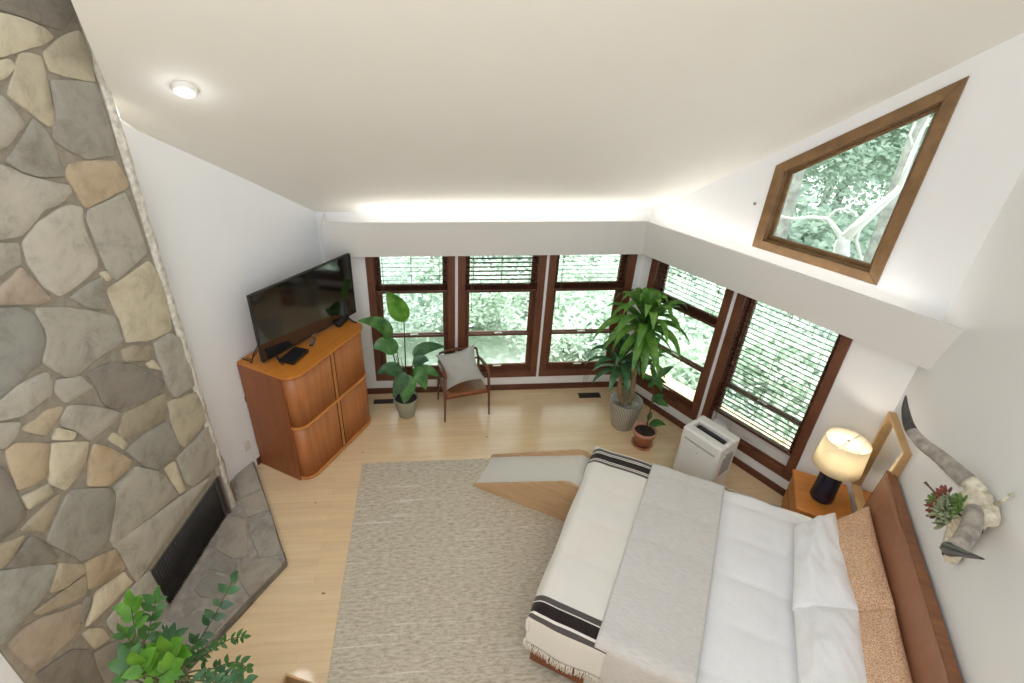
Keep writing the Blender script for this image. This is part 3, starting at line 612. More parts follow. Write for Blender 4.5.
m = MB(); m.box(ox0, ox1, .40, .44, oz0, oz1); m.box(ox0, ox0+.02, .02, .42, oz0, oz1); m.box(ox1-.02, ox1, .02, .42, oz0, oz1); m.box(ox0, ox1, .02, .42, oz1-.02, oz1); m.box(ox0, ox1, .02, .42, oz0, oz0+.01); m.build('firebox', 'firebox', fp)
m = MB(); m.grid(lambda a, b: Vector((ox0+.03+(ox1-ox0-.06)*a, .004+.005*math.sin(a*2*PI*34)+.002*math.sin(a*2*PI*9), oz0-.004+(oz1-oz0-.02)*b)), 240, 2); m.build('mesh_curtain', 'firescreen', fp, solid=.003)
m = MB(); m.box(ox1-.016, ox1+.012, -.03, .03, oz0, oz1); m.box(ox1-.05, ox1-.04, -.012, .02, oz0, oz1-.01); m.box(ox0, ox1, -.006, .03, oz1-.014, oz1); m.box(ox0, ox0+.02, -.01, .03, oz0, oz1); m.build('screen_frame', 'steel', fp, bevel=.003)
inv = (Matrix.Translation(FO) @ Matrix.Rotation(A_F, 4, 'Z')).inverted()
hearth = [Vector(p) for p in ((-2.09, 4.36, 0), (-1.425, 3.09, 0), (-1.86, 2.38, 0), (-2.30, 1.72, 0), (-2.43, 1.76, 0), (-2.117, 3.64, 0), (-2.08, 3.80, 0), (-2.24, 4.06, 0))]
m = MB(); m.prism([inv @ p for p in hearth], (0, 0, .088)); m.build('hearth_slab', 'hmortar', fp, bevel=.012)
m = MB()
HS = [('b',[(-2.239,4.179),(-2.098,4.363),(-1.878,3.95),(-2.062,3.829)]),('g',[(-2.054,3.803),(-1.858,3.916),(-1.723,3.66),(-1.909,3.574)]),('b',[(-1.883,3.543),(-1.682,3.597),(-1.46,3.136),(-1.657,3.11),(-1.803,3.341)]),('g',[(-2.144,3.501),(-2.099,3.609),(-1.914,3.551),(-1.829,3.342),(-1.765,3.134),(-1.901,3.122),(-2.08,3.224)]),('b',[(-2.111,2.932),(-2.031,2.997),(-1.782,2.889),(-1.855,2.737),(-2.039,2.77),(-2.128,2.842)]),('g',[(-1.815,3.057),(-1.474,3.086),(-1.439,3.034),(-1.634,2.745),(-1.761,2.887)]),('b',[(-2.083,3.025),(-2.072,3.172),(-1.845,3.083),(-1.819,2.937),(-2.018,3.021)]),('b',[(-2.159,2.676),(-2.089,2.717),(-2.044,2.676),(-2.098,2.597)]),('b',[(-2.155,2.565),(-2.008,2.659),(-1.892,2.614),(-1.778,2.534),(-1.868,2.4),(-2.002,2.264)]),('g',[(-1.868,2.628),(-1.782,2.714),(-1.687,2.692),(-1.774,2.563)])]
HS = HS+[('g', [(-2.05, 2.24), (-1.9, 2.3), (-2.1, 1.98), (-2.28, 1.76), (-2.38, 1.8)]), ('b', [(-2.28, 2.62), (-2.17, 2.55), (-2.06, 2.28), (-2.36, 1.9)])]
for t, poly in HS:
    rgb = TONE[t]; j = random.uniform(.90, 1.06); c = srgb(rgb[0]*j, rgb[1]*j*.975, rgb[2]*j*.96)[:3]+(.1,)
    cc = Vector((sum(p[0] for p in poly)/len(poly), sum(p[1] for p in poly)/len(poly), 0))
    lo = [inv @ Vector((p[0], p[1], .08)) for p in poly]; hi = [inv @ (cc+(Vector((p[0], p[1], 0))-cc)*.97+Vector((0, 0, .1))) for p in poly]; n = len(poly)
    m.add(lo+hi, [(i, (i+1) % n, n+(i+1) % n, n+i) for i in range(n)]+[tuple(range(n, 2*n))], 0, False, c)
# stacked thin courses along the hearth's front edge
a, b, d = Vector((-1.425, 3.09, 0)), Vector((-1.86, 2.38, 0)), Vector((-2.30, 1.72, 0))
for p0, p1 in ((a, b), (b, d), (Vector((-2.09, 4.36, 0)), a)):
    nrm = Vector(((p1-p0).y, -(p1-p0).x, 0)).normalized(); nrm = nrm if nrm.dot(Vector((1, -.3, 0))) > 0 else -nrm
    for k in range(3):
        z0 = .003+k*.029; L = (p1-p0).length; s = 0
        while s < L-.01:
            e2 = min(L, s+random.uniform(.18, .4)); q0 = p0+(p1-p0)*(s/L); q1 = p0+(p1-p0)*((e2-.008)/L); o_ = nrm*(.006+random.uniform(0, .008))
            g = random.uniform(112, 140); m.prism([inv @ (q0+Vector((0, 0, z0))), inv @ (q1+Vector((0, 0, z0))), inv @ (q1+o_+Vector((0, 0, z0))), inv @ (q0+o_+Vector((0, 0, z0)))], (0, 0, .024), 0, srgb(g, g*.95, g*.88)[:3]+(.1,)); s = e2
m.build('hearth_stones', 'stone', fp)

# ------------------------------------------------------------------ rug and floor fittings
def at_floor(x, y): return Vector((x, y, 0))
m = MB()
RX0, RX1, RY0, RY1 = -.885, 1.95, .9, 4.33
m.box(RX0, RX1, RY0, RY1, 0, .010); o = m.build('woven_rug', 'rug', bevel=.004)
tag(o, 'large oatmeal woven rug with pale slub stripes on the wooden floor', 'rug')
def register(px0, px1, y0, y1, label):
    o = thing('floor_register', label, 'floor vent', ((px0+px1)/2, (y0+y1)/2, 0), 0, 'floor registers below the back windows')
    w, d = (px1-px0)/2, (y1-y0)/2
    m = MB(); m.box(-w, w, -d, -d+.012, 0, .006); m.box(-w, w, d-.012, d, 0, .006); m.box(-w, -w+.012, -d, d, 0, .006); m.box(w-.012, w, -d, d, 0, .006); m.build('frame', 'vent', o)
    m = MB(); m.box(-w+.01, w-.01, -d+.01, d-.01, .0005, .0015); m.build('duct', 'blackm', o)
    m = MB()
    for i in range(18):
        x = -w+.02+i*(2*w-.04)/17; m.box(x-.0035, x+.0035, -d+.012, d-.012, .001, .005)
    m.build('grille', 'vent', o)
register(1.90, 2.20, 5.385, 5.495, 'brown metal floor register on bare floor left of the tall cane plant')
register(-.87, -.61, 5.40, 5.49, 'brown metal floor register beside the teak cabinet under the back window')
def outlet(name, org, rotz, z, label, cat='outlet'):
    o = thing(name, label, cat, org+Vector((0, 0, z)), rotz)
    m = MB(); m.box(-.036, .036, -.006, 0, -.058, .058); m.build('plate', 'greywhite', o, bevel=.003)
    for s in (-.022, .022):
        m = MB(); m.box(-.016, .016, -.009, -.005, s-.014, s+.014); q = m.build('socket', 'white_pl', o, bevel=.003)
        m = MB(); m.box(-.007, -.004, -.0095, -.008, s-.006, s+.006); m.box(.004, .007, -.0095, -.008, s-.006, s+.006); m.build('slot', 'blackm', q)
outlet('wall_outlet', LC+LD*1.51, A_L, .335, 'small white outlet on the left wall beside the teak cabinet')
outlet('wall_outlet', Vector((2.033, BY, 0)), 0, .15, 'small white outlet under the back window beside the tall cane plant')
o = thing('wall_sensor', 'tiny dark sensor dot on the wall left of the slanted clerestory window', 'sensor', C+RD*1.14+Vector((0, 0, 2.91)), A_R)
m = MB(); m.lathe([(0, .012), (.012, .012), (.014, .006), (.014, 0)], 16); q = m.build('sensor_body', 'grey_pl', o, rot=(R(90), 0, 0))
m = MB(); m.lathe([(0, .004), (.007, .003), (.008, 0)], 12); m.build('sensor_eye', 'black', o, rot=(R(90), 0, 0), loc=(0, -.012, 0))

# ------------------------------------------------------------------ ceiling lights
def slope_mtx(p):
    n = Vector((-(BY-p.y)*.0193, (.777+.0193*p.x), 1)).normalized(); n = -n       # faces down into the room
    x = Vector((1, 0, 0)); x = (x-n*x.dot(n)).normalized(); y = n.cross(x)
    return Matrix(((x.x, y.x, n.x, p.x), (x.y, y.y, n.y, p.y), (x.z, y.z, n.z, p.z), (0, 0, 0, 1)))
def puck(x, y, label, power):
    p = Vector((x, y, cz(x, y))); mt = slope_mtx(p)
    o = thing('ceiling_light', label, 'ceiling light'); o.matrix_world = mt
    m = MB(); m.lathe([(.075, 0), (.078, .012), (.07, .034), (.058, .038), (.056, .03), (.0, .03)], 28); m.build('housing', 'white_pl', o)
    m = MB(); m.lathe([(.056, .031), (.05, .040), (.03, .045), (0, .046)], 24); m.build('lens', 'lens', o)
    ld = bpy.data.lights.new('ceiling_lamp', 'POINT'); ld.energy = power; ld.shadow_soft_size = .05; ld.color = (.95, .97, 1)
    lo = bpy.data.objects.new('ceiling_lamp', ld); COL.objects.link(lo); lo.parent = o; lo.location = (0, 0, .12)
puck(-1.60, 3.72, 'small round lit puck light on the sloped ceiling beside the chimney', .8)

# ------------------------------------------------------------------ teak cabinet with tambour doors
cab = thing('tambour_cabinet', 'tall teak cabinet with four curved tambour doors against the left wall', 'cabinet', (-1.413, 4.753, 0), R(60))
def front_path(xe, ye, yf, r, n=9):
    """half outline from the side (xe, ye) round a corner to the front line y=yf, x decreasing sign handled by caller"""
    pts = []
    for i in range(n+1):
        a = PI/2*i/n; pts.append((xe+r*(1-math.cos(a)), yf+(ye-yf)*(1-math.sin(a))))
    return pts
def slab(mb, z0, z1, xe, ye, yf, r, yb, mi=0):
    p = front_path(-xe, ye, yf, r); q = [(-x, y) for x, y in p][::-1]
    mb.prism([(x, y, z0) for x, y in [(-xe, yb)]+p+q+[(xe, yb)]], (0, 0, z1-z0), mi)
CH = 1.382
m = MB(); slab(m, CH-.026, CH, .61, -.22, -.362, .16, .35); m.build('top', 'cabtop', cab, bevel=.004)
m = MB(); slab(m, .712, .742, .598, -.22, -.352, .15, .34); m.build('middle_shelf', 'cabedge', cab, bevel=.003)
m = MB(); slab(m, .02, .05, .598, -.22, -.352, .15, .34); m.build('bottom_shelf', 'cabedge', cab, bevel=.003)
m = MB(); slab(m, 0, .022, .57, -.2, -.325, .14, .33); m.build('plinth', 'cabside', cab)
for s in (-1, 1):
    m = MB(); m.box(s*.61-.012-s*.012, s*.61+.012-s*.012, -.225, .35, .0, CH-.026); m.build('side_panel', 'cabside', cab, bevel=.003)
m = MB(); m.box(-.59, .59, .33, .345, .02, CH-.03); m.build('back_panel', 'cabside', cab)
for z0, z1 in ((.052, .71), (.744, CH-.028)):
    for s in (-1, 1):
        p = front_path(-.588, -.218, -.338, .14)+[(-.016, -.338)]
        p = [(x if s < 0 else -x, y) for x, y in p]
        # resample and rib the tambour very finely
        pts = []
        for (xa, ya), (xb, yb) in zip(p, p[1:]):
            k = max(1, int(math.hypot(xb-xa, yb-ya)/.012)); pts += [(xa+(xb-xa)*i/k, ya+(yb-ya)*i/k) for i in range(k)]
        pts.append(p[-1]); n = len(pts); m = MB()
        vs = [(x, y-.0007*(i % 2), z) for z in (z0, z1) for i, (x, y) in enumerate(pts)]
        m.add(vs, [(i, i+1, n+i+1, n+i) for i in range(n-1)], 0, True); d = m.build('tambour_door', 'cabwood', cab, solid=.012)
        m = MB(); m.box(s*.028-.004, s*.028+.004, -.3425, -.336, z0, z1); m.build('pull_groove', 'cabgap', d)
    m = MB(); m.box(-.016, .016, -.345, -.32, z0, z1); q = m.build('centre_stile', 'cabedge', cab, bevel=.002)
    m = MB(); m.box(-.002, .002, -.3462, -.33, z0, z1); m.build('reveal', 'cabgap', q)

# television on the cabinet
TVB, TVR = Vector((-1.723, 4.297, 0)), Vector((-.951, 5.315, 0)); td = (TVR-TVB).normalized(); tc = (TVB+TVR)/2
tv = thing('flat_tv', 'wide black flat-screen television standing on the teak cabinet', 'television', (tc.x, tc.y, CH), math.atan2(td.y, td.x))
W2 = (TVR-TVB).length/2; zb, zt = .05, .782
m = MB(); m.box(-W2, W2, 0, .035, zb, zt); m.box(-W2*.8, W2*.8, .03, .075, zb+.04, zb+.42); m.build('back_shell', 'blackm', tv, bevel=.005)
m = MB(); m.box(-W2, W2, -.006, .002, zb, zb+.018); m.box(-W2, W2, -.006, .002, zt-.01, zt); m.box(-W2, -W2+.01, -.006, .002, zb, zt); m.box(W2-.01, W2, -.006, .002, zb, zt); m.build('bezel', 'black', tv, bevel=.002)
m = MB(); m.box(-W2+.01, W2-.01, -.003, .001, zb+.018, zt-.01); m.build('screen', 'screen', tv)
m = MB(); m.box(-.03, .03, -.0075, -.004, zb+.006, zb+.012); m.build('brand_plate', 'grey_pl', tv)
for s in (-1, 1):
    m = MB(); x = s*(W2-.16)
    m.tube([(x, .01, zb+.02), (x+s*.02, -.06, .02), (x+s*.03, -.13, .006)], [.013, .010, .009], 8); m.tube([(x, .02, zb+.02), (x+s*.02, .08, .02), (x+s*.03, .12, .006)], [.013, .010, .009], 8); m.build('foot', 'black', tv)
m = MB(); m.tube([(-W2+.1, .06, .3), (-W2-.02, .10, .12), (-W2-.04, .13, .02), (-W2-.02, .19, .008), (-W2-.03, .30, .006)], .006, 6); m.tube([(-W2+.16, .06, .3), (-W2+.03, .13, .10), (-W2+.0, .18, .02), (-W2-.0, .26, .006)], .005, 6); m.build('cable', 'blackm', tv)
def cabin(x, y, z=CH): return Vector((x, y, z))
rz = R(60)
o = thing('set_top_box', 'flat black set-top box lying on the cabinet in front of the television', 'set-top box', cabin(-1.462, 4.455), rz+R(7))
m = MB(); m.box(-.13, .13, -.085, .085, .006, .042); m.build('case', 'black', o, bevel=.006)
m = MB(); m.box(-.12, .12, -.0875, -.084, .012, .036); m.build('front_panel', 'screen', o)
for a in (-.1, .1):
    for b in (-.06, .06):
        m = MB(); m.lathe([(0, 0), (.01, 0), (.01, .007), (0, .007)], 10, (a, b, 0)); m.build('rubber_foot', 'blackm', o)
o = thing('remote_control', 'small black remote on the cabinet beside the set-top box', 'remote', cabin(-1.34, 4.735), rz+R(30))
m = MB(); m.box(-.075, .075, -.02, .02, 0, .018); m.build('body', 'black', o, bevel=.006)
m = MB()
for i in range(5):
    for j in (-1, 0, 1): m.box(-.06+i*.024, -.048+i*.024, j*.011-.004, j*.011+.004, .017, .020)
m.build('keypad', 'grey_pl', o)
o = thing('small_speaker', 'small black cylindrical speaker lying at the right end of the cabinet top', 'speaker', cabin(-1.085, 5.13), rz+R(8))
m = MB(); m.tube([(-.10, 0, .042), (-.095, 0, .042), (.095, 0, .042), (.10, 0, .042)], [.032, .038, .038, .032], 20); m.build('grille', 'blackm', o)
for s in (-1, 1):
    m = MB(); m.tube([(s*.1, 0, .042), (s*.108, 0, .042)], [.03, .027], 20); m.build('end_cap', 'black', o)
m = MB(); m.box(-.08, .08, -.02, .02, 0, .008); m.build('base', 'black', o)
# loose cables by the cabinet
m = MB(); m.tube([(-2.08, 4.50, 1.36), (-2.10, 4.45, 1.10), (-2.03, 4.42, .9), (-2.06, 4.44, .75), (-2.09, 4.42, .6)], .006, 6); tag(m.build('black_cable', 'blackm'), 'black cable hanging down the left wall behind the cabinet', 'cable')
m = MB(); m.tube([(-2.045, 4.46, .66), (-2.02, 4.44, .45), (-2.0, 4.44, .32), (-2.02, 4.43, .2), (-2.05, 4.41, .12), (-2.06, 4.40, .05)], .006, 6); tag(m.build('white_cable', 'white_pl'), 'white cable looping down beside the cabinet near the left outlet', 'cable')

# ------------------------------------------------------------------ armchair with cushion
ch = thing('wooden_armchair', 'low walnut armchair with tapered legs under the back windows', 'chair', (.298, 5.303, 0), R(12.4))
def leg(x, y, x2, y2, z1): 
    m = MB(); m.tube([(x, y, 0), (x+(x2-x)*.5, y+(y2-y)*.5, z1*.5), (x2, y2, z1)], [.011, .017, .018], 12); m.build('leg', 'walnut', ch)
for s in (-1, 1):
    leg(s*.293, -.25, s*.275, -.225, .66); leg(s*.275, .215, s*.262, .16, .62)
    m = MB(); m.tube([(s*.276, -.25, .668), (s*.274, -.1, .672), (s*.268, .06, .655), (s*.262, .20, .628)], [.018, .026, .022, .016], 12, squash=.6); m.build('armrest', 'walnut', ch)
    m = MB(); m.tube([(s*.262, .15, .60), (s*.245, .215, .735)], [.015, .012], 10); m.build('back_post', 'walnut', ch)
m = MB()
m.grid(lambda a, b: Vector(((a-.5)*.52*(1-.05*b), -.245+.46*b, .405-.055*b-.018*math.sin(PI*a)*math.sin(PI*min(1, b*1.1)))), 10, 10); m.build('seat', 'seatleather', ch, solid=.035)
for y, z in ((-.235, .375), (.19, .335)):
    m = MB(); m.box(-.27, .27, y-.012, y+.012, z-.028, z+.01); m.build('seat_rail', 'walnut', ch, bevel=.004)
for s in (-1, 1):
    m = MB(); m.prism([(s*.268, -.23, .34), (s*.268, .18, .31), (s*.268, .18, .345), (s*.268, -.23, .385)], (-s*.022, 0, 0)); m.build('side_rail', 'walnut', ch, bevel=.003)
m = MB(); m.tube([(-.245, .215, .735), (-.12, .24, .742), (.12, .24, .742), (.245, .215, .735)], [.014, .02, .02, .014], 12); m.tube([(-.255, .19, .60), (0, .215, .60), (.255, .19, .60)], .012, 10); m.build('back_rail', 'walnut', ch)
def pillow(name, mat, label, cat, w, h, t, mtx, group=None, seed=0, pinch=.1, crease=.018, nu=26, nv=22):
    m = MB(); sv = Vector((seed*3.7, seed*1.3, 0))
    def f(sgn):
        def g(a, b):
            x, y = 2*a-1, 2*b-1
            ex_ = max(0, 1-abs(x)**2.6); ey_ = max(0, 1-abs(y)**2.6)
            z = t*.5*(ex_*ey_)**.55
            px = x*w/2*(1-pinch*(1-y*y)*x*x*.9); py = y*h/2*(1-pinch*(1-x*x)*y*y*.9)
            z += crease*noise.noise(Vector((x*1.6, y*1.6, sgn))*1.5+sv)*min(1, 4*(ex_*ey_))*1.2
            return Vector((px, py, sgn*z))
        return g
    m.grid(f(1), nu, nv); m.grid(f(-1), nu, nv)
    o = m.build(name, mat, mtx=mtx, weld=True, subsurf=1); tag(o, label, cat, group); return o
def basis(c, x, y):
    x = Vector(x).normalized(); y = Vector(y); y = (y-x*y.dot(x)).normalized(); z = x.cross(y)
    return Matrix(((x.x, y.x, z.x, c[0]), (x.y, y.y, z.y, c[1]), (x.z, y.z, z.z, c[2]), (0, 0, 0, 1)))
pillow('throw_pillow', 'knit', 'grey ribbed cushion leaning askew in the walnut armchair', 'cushion', .53, .50, .17, basis((.268, 5.215, .685), (.43, .02, .125), (-.07, .16, .42)), seed=2, pinch=.24)

# ------------------------------------------------------------------ pet ramp
rp = thing('pet_ramp', 'pine pet ramp with carpeted slope leading up to the bed foot', 'pet ramp', hp(2.35, .66, 0), A_B)
RL, RW, RH = 1.135, .5, .555
for y in (0, RW-.02):
    prof = [(RL, .012), (.02, .012), (0, .03), (0, RH-.09)]+[(.09*(1-math.cos(PI/2*i/5)), RH-.09+.09*math.sin(PI/2*i/5)) for i in range(1, 6)]+[(.16, RH-.012), (RL-.01, .045)]
    m = MB(); m.prism([(x, y, z) for x, z in prof], (0, .02, 0)); m.build('side_board', 'pine', rp, bevel=.004)
m = MB(); m.prism([(RL-.03, .02, .03), (.10, .02, RH-.055), (.02, .02, RH-.075), (.02, .02, RH-.095), (.1, .02, RH-.078), (RL-.03, .02, .012)], (0, RW-.04, 0)); m.build('carpet_slope', 'rampcarpet', rp)
m = MB(); m.box(.0, .02, .02, RW-.02, .012, RH-.1); m.box(.5, .52, .02, RW-.02, .012, .2); m.build('end_board', 'pine', rp)

# ------------------------------------------------------------------ bed
BP0, BP1, BU1, BZ = .62, 2.55, 2.31, .64
bed = thing('king_bed', 'king bed with brown leather headboard against the right-hand wall', 'bed', hp(0, 0, 0), A_B)
m = MB(); 
m.grid(lambda a, b: Vector((.085+.02*math.sin(PI*b)+.003*noise.noise(Vector((a*6, b*3, 0))), .60+1.95*a, .30+.985*b)), 40, 16); m.build('headboard_pad', 'headleather', bed, solid=.05)
m = MB(); m.box(.022, .085, .585, 2.57, .12, 1.30); m.build('headboard', 'headwood', bed, bevel=.006)
for p in (BP0-.02, BP1-.01):
    m = MB(); m.box(.08, BU1-.02, p, p+.028, .075, .33); m.build('side_rail', 'railwood', bed, bevel=.005)
m = MB(); m.box(BU1-.035, BU1-.005, BP0-.02, BP1+.018, .075, .34); m.build('footboard', 'railwood', bed, bevel=.006)
for u in (.15, BU1-.08):
    for p in (BP0+.04, BP1-.08):
        m = MB(); m.box(u-.03, u+.03, p-.03, p+.03, .010 if u > 1 else 0, .1); m.build('leg', 'railwood', bed, bevel=.004)
m = MB(); m.box(.1, BU1-.05, BP0+.01, BP1-.02, .28, .56); m.build('mattress', 'white_cloth', bed, bevel=.05, seg=4)
def fold(s, r):
    if s <= 0: return 0, 0
    if s < r*PI/2: return r*math.sin(s/r), r*(1-math.cos(s/r))
    return r, r+(s-r*PI/2)
def cloth(name, mat, label, cat, ua, ub, pa, pb, zt, d0, d1, df, r, nu, nv, amp, puff=0, solid=.012, flare=0.0, seed=0, curve=0, hem=0):
    """sheet over the bed: flat between pa..pb (across) and ua..ub (along); drops d0/d1 at the sides, df at the foot"""
    m = MB(); Lp = d0+(pb-pa)+d1; Lu = (ub-ua)+df; sv = Vector((seed*5.1, seed*2.3, 0))
    def f(a, b):
        q = pa-d0+Lp*b; s = ua+Lu*a
        s += hem*noise.noise(Vector((q*1.3, seed, 0)))*(1-a if a < .5 else 0)*2
        s += curve*(b-.5)
        o0, h0 = fold(pa-q, r); o1, h1 = fold(q-pb, r); of, hf = fold(s-ub, r)
        P = min(max(q, pa), pb)-o0+o1; U = min(s, ub)+of; h = max(h0, h1, hf); h2 = min(max(h0, h1), hf)
        dn = noise.noise(Vector((U*2.2, q*2.2, 0))+sv)*amp+noise.noise(Vector((U*7, q*7, 2))+sv)*amp*.35
        if puff: dn += puff*abs(math.sin(PI*U/.36))**.5*abs(math.sin(PI*q/.40))**.5
        z = zt-h+h2*.25; top = 1 if h < r*.8 else 0
        if h > r*.5:
            w = math.sin(q*9 if hf > max(h0, h1) else U*13)*.012*min(1, h/.2)
            if h1 >= h0 and h1 > hf: P += w+abs(flare)*h1+.004
            elif h0 > hf: P -= w+.004
            else: U += w+.006+abs(flare)*hf
        return Vector((U, P, z+dn*(1 if top else .25)))
    m.grid(f, nu, nv, uvfn=lambda a, b: (Lp*b, Lu*a)); o = m.build(name, mat, solid=solid, recalc=False)
    o.location = hp(0, 0, 0); o.rotation_euler = (0, 0, A_B); tag(o, label, cat); return o, f
duv, _ = cloth('duvet', 'white_cloth', 'puffy white duvet covering the whole king bed', 'duvet', .2, BU1-.05, BP0+.09, BP1-.06, BZ, .30, .30, .25, .075, 100, 110, .018, .022, .02, seed=1)
Lb = .30+(BP1-.055-BP0-.105)+.42
sb, fb = cloth('striped_blanket', stripe_mat(Lb), 'cream blanket with dark brown end stripes and fringe across the bed foot', 'blanket', 1.78, BU1-.05, BP0+.105, BP1-.055, BZ+.036, .30, .43, .30, .09, 40, 150, .013, .010, .012, seed=3)
m = MB()
for k in range(74):
    a = (k+.5)/74; p = fb(a, 1.0); p2 = fb(min(1, a+.002), .985); d = (p-p2)
    for j in range(2):
        x = p+Vector((random.uniform(-.006, .006), .004, 0)); L = random.uniform(.05, .085)
        m.tube([x, x+Vector((random.uniform(-.01, .01), .008, -L*.5)), x+Vector((random.uniform(-.016, .016), .012, -L))], [.0035, .003, .0022], 4)
m.build('fringe', 'cream_cloth', sb)
th, _ = cloth('grey_throw', 'throw', 'pale grey woven throw laid across the bed over the duvet', 'throw', 1.185, 1.83, BP0+.10, BP1-.05, BZ+.056, .26, .62, 0, .08, 34, 120, .006, .010, .010, seed=5, curve=.12)
# pillows
def lean(u0, z0, u1, z1, p, w, h, rot=0):
    y = HN*(u1-u0)+Vector((0, 0, z1-z0)); c = hp((u0+u1)/2, p, (z0+z1)/2); x = HP.copy()
    y = y.normalized(); x2 = x*math.cos(rot)+y*math.sin(rot); y2 = -x*math.sin(rot)+y*math.cos(rot)
    return basis(c, x2, y2)
def pillow4(name, mat, label, tl, tr, br, bl, t, seed, crease=.02, nu=30, nv=24):
    """pillow spanned by four (u, p, z) corners, belly towards the room"""
    A_, B_, C_, D_ = (hp(*q) for q in (tl, tr, br, bl)); m = MB(); sv = Vector((seed*3.7, seed*1.3, 0)); nrm = (B_-A_).cross(D_-A_).normalized()
    if nrm.z < 0: nrm = -nrm
    def f(sgn):
        def g(a, b):
            x, y = 2*a-1, 2*b-1; ex_ = max(0, 1-abs(x)**2.4); ey_ = max(0, 1-abs(y)**2.4); e = (ex_*ey_)**.55
            xa = .5+x*.5*(1-.02*(1-y*y)*x*x); ya = .5+y*.5*(1-.04*(1-x*x)*y*y)
            q = (A_*(1-xa)+B_*xa)*(1-ya)+(D_*(1-xa)+C_*xa)*ya
            w = noise.noise(Vector((x*1.7, y*1.7, sgn))*1.3+sv)*crease+abs(noise.noise(Vector((x*3.1+y*1.5, y*2.2, 5))+sv))*-crease*.7
            return q+nrm*sgn*(t*.5*e+w*min(1, 4*ex_*ey_))
        return g
    m.grid(f(1), nu, nv); m.grid(f(-1), nu, nv)
    o = m.build(name, mat, weld=True, subsurf=1); c = (A_+B_+C_+D_)/4; o.data.transform(Matrix.Translation(-c)); o.location = c; tag(o, label, 'pillow'); return o
pillow4('speckled_pillow', 'pattern', 'rust speckled pillow against the headboard on the lamp side', (.125, .72, 1.02), (.12, 1.70, 1.03), (.40, 1.72, .72), (.40, .84, .72), .18, 11)
pillow4('speckled_pillow', 'pattern', 'rust speckled pillow against the headboard on the side away from the lamp', (.12, 1.66, 1.02), (.12, 2.60, 1.03), (.40, 2.56, .72), (.40, 1.64, .72), .18, 12)
pillow4('white_pillow', 'white_cloth', 'plump white pillow at the bed head on the lamp side', (.315, .745, .865), (.285, 1.71, .905), (.66, 1.78, .735), (.60, .94, .735), .23, 13, .035)
pillow4('white_pillow', 'white_cloth', 'plump white pillow at the bed head on the side away from the lamp', (.285, 1.68, .90), (.29, 2.60, .90), (.66, 2.56, .735), (.65, 1.70, .735), .23, 14, .035)

# ------------------------------------------------------------------ nightstand, lamp, mirror
ns = thing('nightstand', 'orange-brown wooden nightstand between the bed and the right window wall', 'nightstand', hp(.28, .26, 0), A_B)
NH = .575
m = MB(); m.box(-.23, .23, -.27, .28, NH-.03, NH); m.build('top', 'nightwood', ns, bevel=.008)
m = MB(); m.box(-.215, .2, -.255, .265, .14, NH-.03); m.build('carcass', 'nightwood', ns, bevel=.004)
for z0, z1 in ((.16, .34), (.355, .53)):
    m = MB(); m.box(.198, .216, -.24, .25, z0, z1); q = m.build('drawer', 'nightwood', ns, bevel=.003)
    m = MB(); m.lathe([(0, .02), (.012, .018), (.009, .008), (.006, 0)], 12); m.build('knob', 'chrome', q, loc=(.214, .005, (z0+z1)/2), rot=(0, R(90), 0))
for a in (-.19, .18):
    for b in (-.23, .24):
        m = MB(); m.tube([(a, b, 0), (a, b, .16)], [.014, .022], 10); m.build('leg', 'nightwood', ns)
lp = thing('table_lamp', 'table lamp with cream drum shade and dark navy base, lit on the nightstand', 'lamp', hp(.295, .285, NH), 0)
m = MB(); m.lathe([(0, 0), (.086, 0), (.094, .012), (.095, .06), (.090, .18), (.092, .31), (.098, .355), (.094, .365), (.03, .367), (.022, .375), (0, .375)], 36); m.build('base', 'navy', lp)
m = MB(); m.tube([(0, 0, .37), (0, 0, .45)], .011, 10); m.lathe([(0, 0), (.02, .0), (.02, .05), (0, .05)], 14, (0, 0, .43)); m.build('socket', 'chrome', lp)
m = MB(); m.lathe([(0, .47), (.02, .475), (.032, .51), (.03, .54), (.012, .56), (0, .562)], 18); m.build('bulb', 'bulb', lp)
S0, S1, r0, r1 = .395, .70, .188, .171
m = MB(); m.lathe([(r0, S0), (r0+(r1-r0)*.5, (S0+S1)/2), (r1, S1)], 48); m.build('shade', 'shade', lp, solid=.003)
m = MB()
for k in range(3):
    a = k*2*PI/3+.4; m.tube([(0, 0, S1-.02), (r1*math.cos(a)*.99, r1*math.sin(a)*.99, S1-.006)], .003, 6)
m.tube([(0, 0, .44), (.075, 0, .53), (.05, 0, .62), (0, 0, S1-.02)], .003, 6); m.tube([(0, 0, .44), (-.075, 0, .53), (-.05, 0, .62), (0, 0, S1-.02)], .003, 6); m.build('harp', 'chrome', lp)
m = MB(); m.lathe([(0, 0), (.01, .002), (.012, .014), (.007, .026), (0, .03)], 14, (0, 0, S1-.02)); m.build('finial', 'chrome', lp)
ld = bpy.data.lights.new('bulb_glow', 'POINT'); ld.energy = 5.5; ld.color = (1, .92, .80); ld.shadow_soft_size = .035
lo = bpy.data.objects.new('bulb_glow', ld); COL.objects.link(lo); lo.parent = lp; lo.location = (0, 0, .575)
mr = thing('framed_mirror', 'pale wood framed mirror on the wall behind the nightstand', 'mirror', hp(0, .34, .66), A_H)
